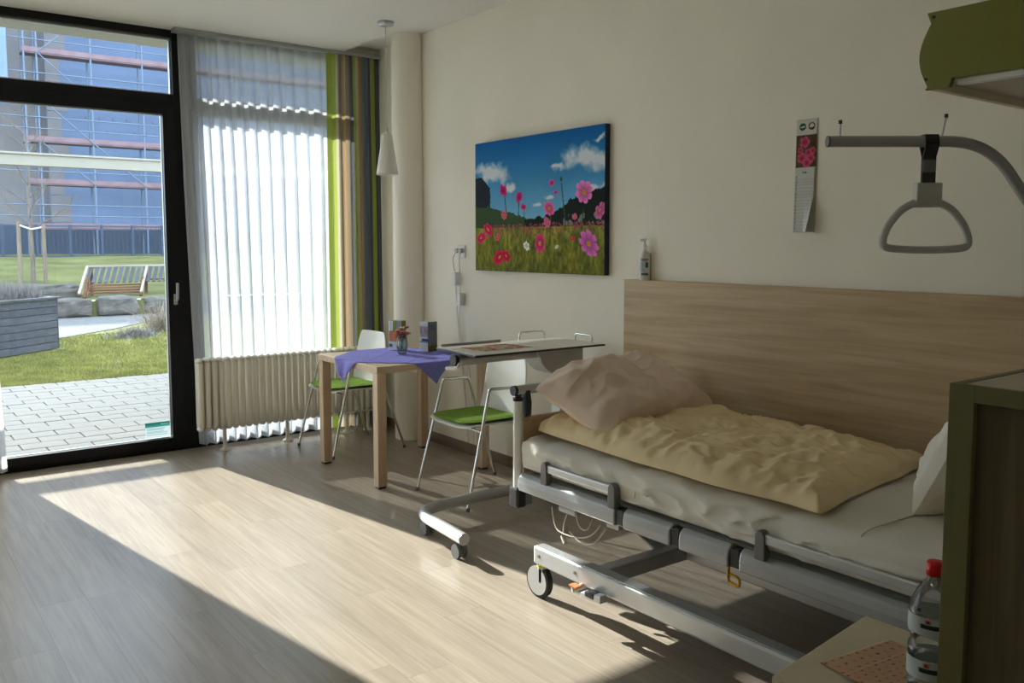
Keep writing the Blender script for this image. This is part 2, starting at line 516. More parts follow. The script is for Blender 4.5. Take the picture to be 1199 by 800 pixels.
for j in (10, 12, 15, 17, 20):
    img[j, 3:30 + (j % 3) * 3] = (0.34, 0.40, 0.42)
img[2:5, 26:38] = (0.30, 0.55, 0.50)
st = paint_grid('window_sticker', lambda u, v: (1.578 + 0.168 * u, 6.381, 0.212 - 0.105 * v), nu, nv, img, 'paper_print', door)
st['label'] = 'teal and white sticker in the lower corner of the glass'

win = struct(thing('window_1', (2.56, 6.38, 0), None, None))
b = MB()
b.box(3.13, 3.225, 6.35, 6.45, 0, 2.965).box(1.955, 3.13, 6.35, 6.45, 2.90, 2.965).box(1.955, 3.13, 6.35, 6.45, 2.385, 2.50)
b.box(1.955, 3.13, 6.35, 6.45, 0, 0.09).box(1.955, 2.0, 6.35, 6.45, 0, 2.965)
b.build('frame', 'black_frame', win, bevel=0.004)
MB().box(2.0, 3.13, 6.398, 6.402, 0.09, 2.385).build('pane', 'glass', win)
MB().box(2.0, 3.13, 6.398, 6.402, 2.50, 2.90).build('pane', 'glass', win)

win = struct(thing('window_2', (-0.37, 6.38, 0), None, None))
b = MB()
b.box(-1.24, -1.15, 6.35, 6.45, 0, 2.965).box(-1.15, 0.50, 6.35, 6.45, 2.90, 2.965).box(-1.15, 0.50, 6.35, 6.45, 2.385, 2.50)
b.box(-1.15, 0.50, 6.35, 6.45, 0, 0.09)
b.build('frame', 'black_frame', win, bevel=0.004)
MB().box(-1.15, 0.50, 6.398, 6.402, 0.09, 2.385).build('pane', 'glass', win)
MB().box(-1.15, 0.50, 6.398, 6.402, 2.50, 2.90).build('pane', 'glass', win)

# ================================================================== CURTAINS
def fold_curve(n_fold, x0, x1, dense=0.0, seed=0):
    """returns f(u)->(x, phase): cloth with folds, denser on the left if dense > 0"""
    def f(u):
        s = u + dense * 0.5 * (u * u - u)
        return x0 + (x1 - x0) * s, 2 * PI * n_fold * u
    return f

def curtain(name, x0t, x0b, x1t, x1b, yc, z0, z1, folds, amp, m, label, cat, nu=260, nv=26, dense=0.0, gather=None, paint=None):
    ft = fold_curve(folds, 0, 1, dense)
    def P(u, v):
        s, ph = ft(u)
        a, b_ = x0t + (x0b - x0t) * v, x1t + (x1b - x1t) * v
        xx = a + (b_ - a) * s
        wob = noise.noise(Vector((u * 9.0, v * 1.1, folds)))
        am = amp * (0.55 + 0.45 * min(1, v * 3.0)) * (1 + 0.45 * wob)
        yy = yc + am * math.sin(ph + 1.1 * noise.noise(Vector((u * 3.0, v * 0.7, 3.3))))
        xx += 0.35 * am * math.cos(2 * ph + wob)
        zz = z1 + (z0 - z1) * v
        if v > 0.999: zz += 0.006 * math.sin(ph * 1.0 + 1)
        return (xx, yy, zz)
    org = ((x0b + x1b) / 2, yc, z0)
    if paint is None:
        bb = MB(); bb.grid(P, nu, nv)
        o = bb.build(name, m, shift=org)
    else:
        img = np.zeros((nv + 1, nu + 1, 3))
        for i in range(nu + 1): img[:, i] = paint(i / nu)
        o = paint_grid(name, P, nu, nv, img, m, shift=org)
    return tag(o, label, cat)

curtain('sheer_curtain', 1.850, 1.925, 2.950, 2.955, 6.285, 0.03, 2.915, 12, 0.034, 'sheer_fabric',
        'white sheer curtain hanging behind the radiator in front of the sunlit window', 'curtain', dense=0.55, nu=340)
curtain('sheer_curtain', -1.27, -1.27, 0.62, 0.705, 6.272, 0.03, 2.915, 26, 0.022, 'sheer_fabric_fill',
        'white sheer curtain just showing at the left edge of the terrace door', 'curtain', nu=320)

m, nt, pb = new_mat('striped_fabric')
at = nt.nodes.new('ShaderNodeAttribute'); at.attribute_name = 'paint'
tlb = nt.nodes.new('ShaderNodeBsdfTranslucent'); mxs = nt.nodes.new('ShaderNodeMixShader'); mxs.inputs[0].default_value = 0.30
nt.links.new(at.outputs['Color'], pb.inputs['Base Color']); nt.links.new(at.outputs['Color'], tlb.inputs[0])
pb.inputs['Roughness'].default_value = 0.9; pb.inputs['Specular IOR Level'].default_value = 0.1
nt.links.new(pb.outputs[0], mxs.inputs[1]); nt.links.new(tlb.outputs[0], mxs.inputs[2])
nt.links.new(mxs.outputs[0], nt.nodes['Material Output'].inputs[0])
MATS['striped_fabric'] = m
m2_ = m.copy(); m2_.name = 'backlit_print'
[setattr(n_.inputs[0], 'default_value', 0.65) for n_ in m2_.node_tree.nodes if n_.type == 'MIX_SHADER']
st.data.materials[0] = m2_
GR, CR, OR, TP, SL, BL = (0.66, 0.72, 0.36), (0.80, 0.77, 0.68), (0.74, 0.56, 0.36), (0.58, 0.54, 0.48), (0.38, 0.39, 0.42), (0.50, 0.55, 0.62)
STR = [(CR, 2), (GR, 19), (CR, 5), (TP, 8), (OR, 4), (CR, 4), (TP, 9), (SL, 4), (GR, 9), (CR, 4), (OR, 4), (TP, 8), (BL, 9), (SL, 5), (CR, 2), (GR, 8), (SL, 9)]
tot = sum(w for _, w in STR)
def stripe(u):
    t = u * tot
    for c, w in STR:
        if t <= w: return c
        t -= w
    return STR[-1][0]
curtain('striped_curtain', 2.928, 2.928, 3.375, 3.385, 6.232, 0.025, 2.915, 6, 0.017, 'striped_fabric',
        'thick curtain striped green grey and orange, hanging beside the white column', 'curtain', nu=300, nv=24, paint=stripe)
rail = MB(); rail.box(1.82, 3.39, 6.215, 6.305, 2.915, 2.939)
tag(rail.build('curtain_rail', 'grey_profile', shift=(1.85, 6.27, 2.915)), 'grey curtain rail fixed to the ceiling above the window', 'curtain rail')
rail = MB(); rail.box(-1.28, 0.64, 6.235, 6.300, 2.915, 2.939)
tag(rail.build('curtain_rail', 'grey_profile', shift=(-0.3, 6.27, 2.915)), 'grey curtain rail left of the terrace door', 'curtain rail')

# ================================================================== RADIATOR
rad = thing('radiator', (2.58, 6.15, 0), 'cream column radiator on feet below the curtained window', 'radiator')
NS = 29
r0, r1 = 1.865, 3.30
pitch = (r1 - r0) / NS
sb = MB()
for yy in (-0.036, 0.0, 0.036):
    sb.tube([(0, yy, 0.185), (0, yy, 0.645)], 0.0195 if yy < -0.01 else 0.015, 12, cap=False)
prof = []
for zt in (0.655, 0.172):
    sg = 1 if zt > 0.4 else -1
    def cap_fn(u, v, zt=zt, sg=sg):
        a = 2 * PI * u; ph = -PI / 2 + PI * v
        return (0.0225 * math.cos(ph) * math.cos(a), 0.052 * math.cos(ph) * math.sin(a), zt + 0.021 * math.sin(ph))
    sb.grid(cap_fn, 12, 6)
sec_me = None
for i in range(NS):
    xc = r0 + pitch * (i + 0.5)
    if sec_me is None:
        o = sb.build('section', 'radiator_enamel', shift=(0, 0, 0)); sec_me = o.data
    else:
        o = bpy.data.objects.new('section', sec_me); COL.objects.link(o)
    o.parent = rad
    o.location = (xc - 2.58, 0, 0)
for xc in (2.06, 2.53, 3.02, 3.20):
    f = MB(); f.tube([(xc, 6.15, 0.012), (xc, 6.15, 0.17)], 0.014, 12); f.lathe([(0.038, 0), (0.038, 0.01), (0.02, 0.018), (0.014, 0.03)], (xc, 6.15, 0), 20)
    f.build('foot', 'radiator_enamel', rad)
v = MB(); v.tube([(3.33, 6.15, 0.172), (3.36, 6.15, 0.172), (3.36, 6.15, 0.0)], 0.009, 10); v.build('pipe', 'radiator_enamel', rad)
v = MB(); v.tube([(3.30, 6.13, 0.10), (3.30, 6.06, 0.06)], 0.018, 12); v.build('valve', 'white_plastic', rad)

# ================================================================== PENDANT LAMP
pl_ = thing('pendant_lamp', (2.905, 5.25, 1.935), 'white cone pendant lamp hanging on a thin cord beside the column', 'lamp')
MB().lathe([(0.002, 2.94), (0.055, 2.94), (0.055, 2.925), (0.045, 2.915), (0.006, 2.91)], (2.905, 5.25, 0), 28).build('ceiling_rose', 'aluminium', pl_)
MB().tube([(2.905, 5.25, 2.915), (2.905, 5.25, 2.20)], 0.0025, 8).build('cord', 'cable_white', pl_)
MB().tube([(2.905, 5.25, 2.245), (2.905, 5.25, 2.205)], 0.010, 12).build('cord_grip', 'aluminium', pl_)
o = MB().lathe([(0.006, 2.213), (0.030, 2.21), (0.034, 2.20), (0.074, 1.945), (0.074, 1.935), (0.071, 1.937), (0.030, 2.19)], (2.905, 5.25, 0), 32).build('shade', 'lamp_glass', pl_)

# ================================================================== FLOWER PICTURE ON CANVAS
def vnoise(U, V, seed, oct=4):
    r = np.zeros_like(U); amp = 1.0; tot_ = 0
    for k in range(oct):
        g = np.random.default_rng(seed + k).random((64, 64))
        a, b_ = U * 2 ** k, V * 2 ** k
        i, j = np.floor(a).astype(int), np.floor(b_).astype(int)
        fa, fb_ = a - i, b_ - j
        fa = fa * fa * (3 - 2 * fa); fb_ = fb_ * fb_ * (3 - 2 * fb_)
        G = lambda p, q: g[p % 64, q % 64]
        r += amp * ((G(i, j) * (1 - fa) + G(i + 1, j) * fa) * (1 - fb_) + (G(i, j + 1) * (1 - fa) + G(i + 1, j + 1) * fa) * fb_)
        tot_ += amp; amp *= 0.55
    return r / tot_

def flower_meadow(nu, nv, asp):
    U, V = np.meshgrid(np.linspace(0, 1, nu + 1), np.linspace(0, 1, nv + 1))
    def mix(a, b_, t):
        t = np.clip(t, 0, 1)[..., None]
        return a * (1 - t) + np.array(b_) * t
    A = np.array
    img = mix(np.ones(U.shape + (3,)) * A((0.04, 0.40, 0.70)), (0.52, 0.78, 0.92), V / 0.62)
    img = img * (0.93 + 0.10 * vnoise(U * 6, V * 5, 3)[..., None])
    WU = 0.022 * (vnoise(U * 16, V * 12, 61) - 0.5); WV = 0.030 * (vnoise(U * 16, V * 12, 66) - 0.5)
    # clouds
    cl = np.full_like(U, -1.0); nz = vnoise(U * 12, V * 10, 11)
    for cx, cy, rx, ry in ((0.15, 0.26, 0.16, 0.10), (0.08, 0.22, 0.10, 0.07), (0.86, 0.20, 0.16, 0.085), (0.96, 0.22, 0.10, 0.07), (0.68, 0.255, 0.05, 0.03), (0.92, 0.42, 0.09, 0.04), (0.31, 0.36, 0.05, 0.04), (0.61, 0.46, 0.05, 0.025), (0.97, 0.09, 0.04, 0.02), (0.53, 0.51, 0.05, 0.02)):
        q = 1 - np.sqrt(((U + 2.5 * WU - cx) / rx) ** 2 + ((V + 2.5 * WV - cy) / ry) ** 2)
        cl = np.maximum(cl, q)
    img = mix(img, (0.92, 0.93, 0.95), np.clip((cl + (nz - 0.5) * 1.3) * 1.7, 0, 1) * 0.92)
    n2 = vnoise(U * 26, V * 20, 21)
    # cliff, wooded hills
    img = mix(img, (0.13, 0.16, 0.21), ((U < 0.135 + 0.03 * (n2 - 0.5)) & (V > 0.27 + 1.1 * np.maximum(U - 0.06, 0) + 0.03 * (n2 - 0.5))) * 1.0)
    hill = 0.50 + 0.06 * (n2 - 0.5) + 0.13 * np.clip(U / 0.48, 0, 1) ** 2
    img = mix(img, (0.24, 0.34, 0.22), ((V > hill) & (U < 0.50)) * 1.0)
    hill = 0.62 - 0.22 * np.clip((U - 0.5) / 0.5, 0, 1) + 0.09 * (n2 - 0.5)
    img = mix(img, (0.10, 0.15, 0.12), ((V > hill) & (U >= 0.42)) * 1.0)
    img = mix(img, (0.60, 0.63, 0.62), ((V > 0.58) & (V < 0.66) & (U > 0.72)) * (n2 > 0.5) * 0.8)
    # meadow
    n3 = vnoise(U * 70, V * 22, 31); n4 = vnoise(U * 9, V * 8, 41)
    med = V > 0.665 + 0.02 * (n3 - 0.5)
    g = np.stack([0.52 + 0.50 * (n3 - 0.5) + 0.26 * (n4 - 0.5), 0.54 + 0.48 * (n3 - 0.5) + 0.16 * (n4 - 0.5), 0.20 + 0.24 * (n3 - 0.5)], -1)
    g = g * (1.0 - 0.18 * np.clip((V - 0.7) / 0.3, 0, 1)[..., None])
    img = np.where(med[..., None], g, img)
    r2 = np.random.default_rng(5)
    def dab(cx, cy, r, col, a=1.0, sq=1.0):
        d = ((U - cx) * asp) ** 2 + ((V - cy) / sq) ** 2
        nonlocal img
        img = mix(img, col, (d < r * r) * a)
    for _ in range(330):
        dab(r2.uniform(0.1, 1), 0.64 + abs(r2.normal(0, 0.045)), r2.uniform(0.004, 0.011), A((0.72, 0.33, 0.42)) * r2.uniform(0.7, 1.15), 0.75)
    # stems
    def stem(x0, y0, x1, y1, w=0.004):
        nonlocal img
        t = np.clip((V - y0) / (y1 - y0 + 1e-6), 0, 1)
        img = mix(img, (0.28, 0.36, 0.16), ((abs(U - (x0 + (x1 - x0) * t)) < w) & (V > y0) & (V < y1)) * 0.9)
    for a in ((0.26, 0.42, 0.29, 0.70), (0.38, 0.46, 0.37, 0.74), (0.705, 0.36, 0.74, 0.70), (0.63, 0.55, 0.62, 0.78), (0.86, 0.55, 0.84, 0.85), (0.42, 0.53, 0.42, 0.75)):
        stem(*a)
    def blossom(cx, cy, r, col, sq=0.85, rot=0.0, n=8, eye=(0.86, 0.58, 0.22)):
        nonlocal img
        dx, dy = (U + WU - cx) * asp, (V + WV - cy) / sq
        dx = dx + 0.35 * math.sin(cx * 40) * dy
        rr = np.sqrt(dx * dx + dy * dy) + 1e-6; th = np.arctan2(dy, dx) + rot
        r = r * 1.28
        edge = r * (0.70 + 0.30 * np.abs(np.cos(th * n / 2)) ** 0.6)
        m_ = rr < edge
        sh = 0.72 + 0.45 * (rr / r) - 0.16 * (np.abs(np.cos(th * n / 2)) < 0.25)
        img = np.where(m_[..., None], np.clip(A(col) * 1.15 * sh[..., None], 0, 1), img)
        img = mix(img, eye, (rr < r * 0.24) * 1.0)
    blossom(0.865, 0.435, 0.072, (0.80, 0.42, 0.66), 0.9, 0.2)
    blossom(0.90, 0.79, 0.075, (0.74, 0.36, 0.66), 0.95, 0.5)
    blossom(0.215, 0.895, 0.062, (0.72, 0.09, 0.26), 0.75, 0.1, 6)
    blossom(0.275, 0.885, 0.045, (0.68, 0.08, 0.24), 0.8, 0.9, 6)
    blossom(0.115, 0.675, 0.046, (0.74, 0.10, 0.34), 0.9, 0.4, 6)
    blossom(0.055, 0.745, 0.048, (0.72, 0.13, 0.36), 0.8, 0.0, 6)
    blossom(0.545, 0.785, 0.046, (0.76, 0.18, 0.42), 1.15, 0.3)
    blossom(0.615, 0.535, 0.050, (0.80, 0.34, 0.56), 0.8, 0.7)
    blossom(0.60, 0.635, 0.030, (0.78, 0.34, 0.54), 1.0, 0.2)
    blossom(0.25, 0.38, 0.040, (0.70, 0.12, 0.44), 1.0, 0.5, 4, (0.6, 0.1, 0.36))
    blossom(0.38, 0.445, 0.032, (0.72, 0.14, 0.44), 1.0, 0.9, 4, (0.6, 0.1, 0.36))
    blossom(0.415, 0.52, 0.022, (0.72, 0.15, 0.42), 1.0, 0.1, 4, (0.6, 0.1, 0.36))
    blossom(0.635, 0.355, 0.026, (0.76, 0.22, 0.52), 0.7, 0.1, 6, (0.6, 0.15, 0.36))
    blossom(0.665, 0.42, 0.018, (0.76, 0.22, 0.52), 0.7, 0.1, 6, (0.6, 0.15, 0.36))
    blossom(0.255, 0.565, 0.030, (0.74, 0.34, 0.42), 0.9, 0.6)
    blossom(0.205, 0.745, 0.024, (0.78, 0.28, 0.42), 0.9, 0.6)
    blossom(0.975, 0.57, 0.040, (0.74, 0.34, 0.56), 1.1, 0.3)
    blossom(0.79, 0.755, 0.022, (0.72, 0.16, 0.24), 0.6, 0.3, 6)
    blossom(0.80, 0.60, 0.022, (0.78, 0.38, 0.54), 0.9, 0.3)
    blossom(0.445, 0.81, 0.028, (0.86, 0.86, 0.84), 1.1, 0.4, 6, (0.85, 0.83, 0.6))
    blossom(0.675, 0.815, 0.012, (0.86, 0.86, 0.84), 1.0, 0.4, 6)
    dab(0.703, 0.335, 0.013, (0.22, 0.33, 0.16), 1.0, 1.3)
    # more grass in front
    return img

pic = thing('canvas_picture', (3.385, 4.235, 1.294), 'canvas print of pink cosmos flowers under a blue sky on the wall', 'picture')
MB().box(3.362, 3.398, 3.600, 4.870, 1.294, 2.137).build('stretcher_frame', 'canvas_side', pic, bevel=0.003)
nu, nv = 330, 220
paint_grid('canvas_face', lambda u, v: (3.3605, 4.868 - 1.266 * u, 2.135 - 0.839 * v), nu, nv, flower_meadow(nu, nv, 1.5), 'canvas_print', pic)

# ================================================================== WALL SOCKET AND CABLES
so = thing('wall_socket', (3.40, 5.10, 1.418), 'white socket plate on the wall left of the flower picture', 'socket')
MB().box(3.388, 3.400, 5.045, 5.145, 1.372, 1.462).build('plate', 'white_plastic', so, bevel=0.004)
for yy in (5.07, 5.117):
    MB().tube([(3.389, yy, 1.425), (3.362, yy, 1.425)], 0.016, 16).build('plug', 'light_grey_plastic', so)
ad = thing('power_adapter', (3.385, 5.132, 1.23), 'upper white power adapter hanging on its cable below the socket', 'adapter')
MB().box(3.352, 3.398, 5.110, 5.150, 1.180, 1.275).build('housing', 'white_plastic', ad, bevel=0.006)
MB().tube(bez([(3.37, 5.117, 1.42), (3.352, 5.135, 1.37), (3.365, 5.140, 1.30), (3.37, 5.135, 1.27)], 6), 0.0035, 8).build('lead', 'cable_white', ad)
MB().tube(bez([(3.37, 5.130, 1.185), (3.38, 5.125, 1.0), (3.382, 5.10, 0.80), (3.38, 5.05, 0.55), (3.385, 5.00, 0.08)], 6), 0.0035, 8).build('lead', 'cable_white', ad)
ad = thing('power_adapter', (3.385, 5.09, 1.09), 'lower white power adapter on the cable below the socket', 'adapter')
MB().box(3.354, 3.398, 5.055, 5.098, 1.04, 1.13).build('housing', 'white_plastic', ad, bevel=0.006)
MB().tube(bez([(3.37, 5.07, 1.42), (3.355, 5.062, 1.35), (3.365, 5.064, 1.22), (3.372, 5.075, 1.125)], 6), 0.0035, 8).build('lead', 'cable_white', ad)
MB().tube(bez([(3.372, 5.08, 1.045), (3.38, 5.10, 0.95), (3.38, 5.07, 0.80), (3.385, 4.98, 0.60), (3.385, 4.93, 0.09)], 6), 0.0035, 8).build('lead', 'cable_white', ad)

# ================================================================== DINING TABLE AND WHAT STANDS ON IT
TX, TY, TH = 2.855, 4.985, 0.41
tb = thing('dining_table', (TX, TY, 0), 'square pale beech table under the purple cloth', 'table')
MB().box(TX - TH, TX + TH, TY - TH, TY + TH, 0.700, 0.742).build('tabletop', 'beech_top', tb, bevel=0.004)
for sx in (-1, 1):
    for sy in (-1, 1):
        cx, cy = TX + sx * (TH - 0.032), TY + sy * (TH - 0.032)
        l = MB().box(cx - 0.03, cx + 0.03, cy - 0.03, cy + 0.03, 0.012, 0.700).build('leg', 'beech', tb, bevel=0.004)
        MB().box(cx - 0.024, cx + 0.024, cy - 0.024, cy + 0.024, 0.0, 0.012).build('foot_pad', 'black_plastic', l)

CX, CY, HD = 2.838, 4.985, 0.552
# square cloth laid cornerwise: diamond on the top, four corners folded down over the edges
bcl = MB()
n = 60
def cloth_pt(a, b_):
    """a,b in [-1,1] along the diamond's two diagonals' sides"""
    x_ = CX + (a + b_) * 0.5 * HD; y_ = CY + (a - b_) * 0.5 * HD
    z_ = 0.7445
    def fold(val, c, lim):
        d = (val - c)
        over = abs(d) - lim
        if over > 0:
            s = 1 if d > 0 else -1
            arc = 0.012
            if over < arc:
                return c + s * (lim + over * 0.7), over * 0.35
            return c + s * (lim + 0.009 + 0.04 * (over - arc)), 0.006 + (over - arc)
        return val, 0.0
    x2, dx = fold(x_, TX, TH + 0.002); y2, dy = fold(y_, TY, TH + 0.002)
    z_ -= dx + dy
    if dx + dy < 1e-6:
        z_ += 0.0012 * (abs(math.sin(x_ * 9 + y_ * 4)) ** 8)
        for c in (-0.33, 0.33):                       # ironed creases
            z_ += 0.0035 * math.exp(-((a - c) / 0.02) ** 2) + 0.0035 * math.exp(-((b_ - c) / 0.02) ** 2)
    else:
        w = dx + dy
        if dx > 0: x2 += (1 if x_ > TX else -1) * 0.012 * w / 0.14 * (1 + math.sin(y_ * 45))
        if dy > 0: y2 += (1 if y_ > TY else -1) * 0.012 * w / 0.14 * (1 + math.sin(x_ * 45))
    return (x2, y2, z_)
bcl.grid(lambda u, v: cloth_pt(2 * u - 1, 2 * v - 1), n, n)
o = bcl.build('tablecloth', 'purple_cloth', shift=(CX, CY, 0.744))
solidify(o, 0.0015, 1.0)
tag(o, 'purple square cloth laid cornerwise over the beech table', 'tablecloth')
ZT = 0.7485
vs = thing('flower_vase', (2.86, 5.0, ZT), 'small clear glass vase with dried reddish flowers on the purple cloth', 'vase')
MB().lathe([(0.0, 0.002), (0.027, 0.002), (0.034, 0.02), (0.0365, 0.06), (0.034, 0.10), (0.030, 0.112), (0.0275, 0.112), (0.031, 0.10), (0.033, 0.06), (0.030, 0.022), (0.0, 0.014)], (2.86, 5.0, ZT), 28).build('vase_body', 'vase_glass', vs)
mat('stem_green', (0.05, 0.085, 0.03), 0.8, var=0.3); mat('petal_red', (0.42, 0.09, 0.10), 0.8, var=0.35, scale=60); mat('petal_white', (0.72, 0.66, 0.60), 0.8, var=0.1); mat('petal_yellow', (0.62, 0.40, 0.05), 0.8, var=0.2)
for i in range(11):
    a = i * 2.4; rr = 0.012 + 0.030 * ((i * 0.37) % 1)
    tip = (2.86 + rr * 1.15 * math.cos(a), 5.0 + rr * 1.15 * math.sin(a), ZT + 0.13 + 0.045 * ((i * 0.61) % 1))
    s = MB().tube(bez([(2.86 - 0.012 * math.cos(a), 5.0 - 0.012 * math.sin(a), ZT + 0.02), (2.86 + 0.010 * math.cos(a), 5.0 + 0.010 * math.sin(a), ZT + 0.10), tip], 4), 0.0022, 6).build('stem', 'stem_green', vs)
    hd = MB()
    for k in range(7):
        q = k * 2 * PI / 7
        c = Vector(tip) + Vector((math.cos(q) * 0.010, math.sin(q) * 0.010, 0.004))
        def pet(u, v, c=c):
            ph = PI * v; th = 2 * PI * u
            return c + Vector((0.009 * math.sin(ph) * math.cos(th), 0.009 * math.sin(ph) * math.sin(th), 0.007 * math.cos(ph)))
        hd.grid(pet, 6, 4)
    hd.build('blossom', ('petal_red', 'petal_red', 'petal_red', 'petal_white', 'petal_red', 'petal_yellow')[i % 6], s)
for i in range(9):
    a = i * 0.7; c = Vector((2.86, 5.0, ZT + 0.115))
    lf = MB()
    d = Vector((math.cos(a), math.sin(a), 0.5)); sd = Vector((-math.sin(a), math.cos(a), 0))
    lf.grid(lambda u, v: c + d * 0.045 * v + sd * (u - 0.5) * 0.018 * math.sin(PI * min(0.98, v + 0.05)) - Vector((0, 0, 0.03 * v * v)), 2, 5)
    lf.build('leaf', 'stem_green', vs)

def leaflet_img(nu, nv, kind):
    U, V = np.meshgrid(np.linspace(0, 1, nu + 1), np.linspace(0, 1, nv + 1))
    img = np.ones(U.shape + (3,)) * np.array((0.82, 0.84, 0.86))
    nz = vnoise(U * 5, V * 8, 50 + kind)
    if kind == 0:
        img[V < 0.30] = (0.80, 0.86, 0.90)
        img[(V < 0.34) & (U > 0.5)] = (0.52, 0.56, 0.24)
        mid = (V > 0.34) & (V < 0.72)
        img[mid] = np.stack([0.60 + 0.3 * nz, 0.36 + 0.25 * nz, 0.22 + 0.25 * nz], -1)[mid]
        img[(V >= 0.72)] = (0.80, 0.84, 0.86)
        img[(V > 0.78) & (V < 0.90) & (U < 0.45)] = (0.20, 0.45, 0.55)
    else:
        mid = (V > 0.16) & (V < 0.52)
        img[mid] = np.stack([0.55 + 0.5 * (nz - 0.3), 0.52 + 0.5 * (nz - 0.3), 0.54 + 0.5 * (nz - 0.3)], -1)[mid]
        img[(V > 0.56) & (V < 0.66) & (U > 0.2)] = (0.18, 0.30, 0.52)
        img[(V > 0.66) & (V < 0.72)] = (0.40, 0.62, 0.66)
    return img

def back_img(nu, nv):
    U, V = np.meshgrid(np.linspace(0, 1, nu + 1), np.linspace(0, 1, nv + 1))
    img = np.ones(U.shape + (3,)) * np.array((0.46, 0.48, 0.50))
    for k in range(5): img[(V > 0.06 + 0.05 * k) & (V < 0.08 + 0.05 * k) & (U > 0.1) & (U < 0.85 - 0.07 * (k % 3))] = (0.36, 0.38, 0.41)
    img[(V > 0.80)] = (0.42, 0.42, 0.16)
    return img

def leaflet(cx, cy, kind, label):
    """standing card folded into a three-sided column"""
    t = thing('table_leaflet', (cx, cy, ZT), label, 'leaflet', 'folded leaflets on the purple cloth')
    hz = 0.20
    P = [Vector((cx - 0.045, cy + 0.050, ZT)), Vector((cx - 0.030, cy - 0.028, ZT)), Vector((cx + 0.052, cy - 0.012, ZT))]
    for k, (a, c) in enumerate(((P[0], P[1]), (P[1], P[2]), (P[2], P[0]))):
        im = leaflet_img(16, 36, kind) if k != 1 else (back_img(16, 36) if kind else leaflet_img(16, 36, 0))
        o = paint_grid('card_face', lambda u, v, a=a, c=c: a + (c - a) * u + Vector((0, 0, hz * (1 - v))), 16, 36, im, 'paper_print', t)
        solidify(o, 0.0008)
leaflet(2.955, 5.215, 0, 'colourful folded leaflet standing behind the vase')
leaflet(3.085, 5.02, 1, 'folded leaflet with a grey back standing at the table edge')

# ================================================================== CHAIRS
def make_chair(label):
    ch = thing('dining_chair', (0, 0, 0), label, 'chair', 'white shell chairs with green pads')
    prof = bez([(-0.235, 0, 0.432), (-0.20, 0, 0.447), (-0.05, 0, 0.445), (0.08, 0, 0.442), (0.150, 0, 0.462), (0.178, 0, 0.55), (0.195, 0, 0.69), (0.215, 0, 0.835)], 5)
    np_ = len(prof) - 1
    sh = MB()
    def shell(u, v):
        i = min(int(round(v * np_)), np_); p = prof[i]
        s = 2 * u - 1
        seat = p.z < 0.47
        wd = 0.222 if seat else 0.222 - 0.03 * (p.z - 0.47) / 0.37
        e0, e1 = v, 1 - v                                        # rounded front and top corners
        for e in (e0, e1):
            if e < 0.10: wd *= 0.80 + 0.20 * math.sin(PI / 2 * e / 0.10)
        z = p.z + (0.010 * s * s if seat else 0)
        x_ = p.x - (0.0 if seat else 0.022 * s * s)
        return (x_, s * wd, z)
    sh.grid(shell, 14, np_)
    o = sh.build('seat_shell', 'chair_shell', ch); solidify(o, 0.011); subsurf(o, 1)
    for s in (-1, 1):
        fr = MB().tube(fillet([(-0.285, s * 0.268, 0.012), (-0.115, s * 0.238, 0.662), (0.065, s * 0.238, 0.655), (0.285, s * 0.268, 0.012)], 0.025, 5), 0.0088, 10)
        f = fr.build('side_frame', 'chrome', ch)
        for xx in (-0.285, 0.285):
            MB().tube([(xx, s * 0.268, 0.0), (xx * 0.995, s * 0.267, 0.02)], 0.011, 10).build('foot_cap', 'grey_plastic', f)
    for xx, zz in ((-0.172, 0.428), (0.140, 0.428)):
        MB().tube([(xx, -0.247, zz), (xx, 0.247, zz)], 0.008, 10).build('crossbar', 'chrome', ch)
    return ch

def make_pad(label):
    pb_ = MB()
    def top(u, v, up=1):
        a, c = 2 * u - 1, 2 * v - 1
        ex = 1 - max(abs(a), abs(c)) ** 8
        r = 0.203
        q = math.sqrt(max(1e-9, (abs(a) ** 5 + abs(c) ** 5))) if False else 1
        k = (abs(a) ** 6 + abs(c) ** 6 + 1e-9) ** (1 / 6); mx_ = max(abs(a), abs(c), 1e-6)
        sc_ = mx_ / k
        x_, y_ = a * r * sc_, c * r * sc_
        thick = 0.012 * (max(0, 1 - max(abs(a), abs(c)) ** 6)) ** 0.5
        return (x_ - 0.045, y_, 0.468 + 0.007 * c * c + (thick if up > 0 else -thick * 0.4))
    pb_.grid(lambda u, v: top(u, v, 1), 20, 20)
    pb_.grid(lambda u, v: top(u, v, -1), 20, 20, flip=True)
    o = pb_.build('seat_pad', 'green_felt', shift=(0, 0, 0))
    return tag(o, label, 'cushion', 'green pads on the chairs')

ch1 = make_chair('white shell chair between the radiator and the beech table')
ch1.location = (2.83, 5.70, 0); ch1.rotation_euler.z = math.radians(2)
pd1 = make_pad('green felt pad on the chair beside the radiator')
pd1.location = (2.83, 5.70, 0); pd1.rotation_euler.z = math.radians(2)

def copy_tree(o, parent=None):
    c = o.copy(); COL.objects.link(c); c.parent = parent
    for k in list(o.children): copy_tree(k, c)
    return c
ch2 = copy_tree(ch1)
ch2['label'] = 'white shell chair in front of the table, next to the bed foot'
ch2.location = (2.917, 4.165, 0); ch2.rotation_euler.z = 0
pd2 = pd1.copy(); COL.objects.link(pd2)
pd2['label'] = 'green felt pad on the chair nearest the bed'
pd2.location = (2.917, 4.165, 0); pd2.rotation_euler.z = 0

# ================================================================== WOODEN WALL PANEL BEHIND THE BED, THINGS ON THE WALL
o = MB().box(3.345, 3.399, 0.10, 3.425, 0.30, 1.279).build('wall_panel', 'panel_wood', shift=(3.38, 1.76, 0.30), bevel=0.002)
tag(o, 'long pale oak panel on the wall behind the bed', 'panel')

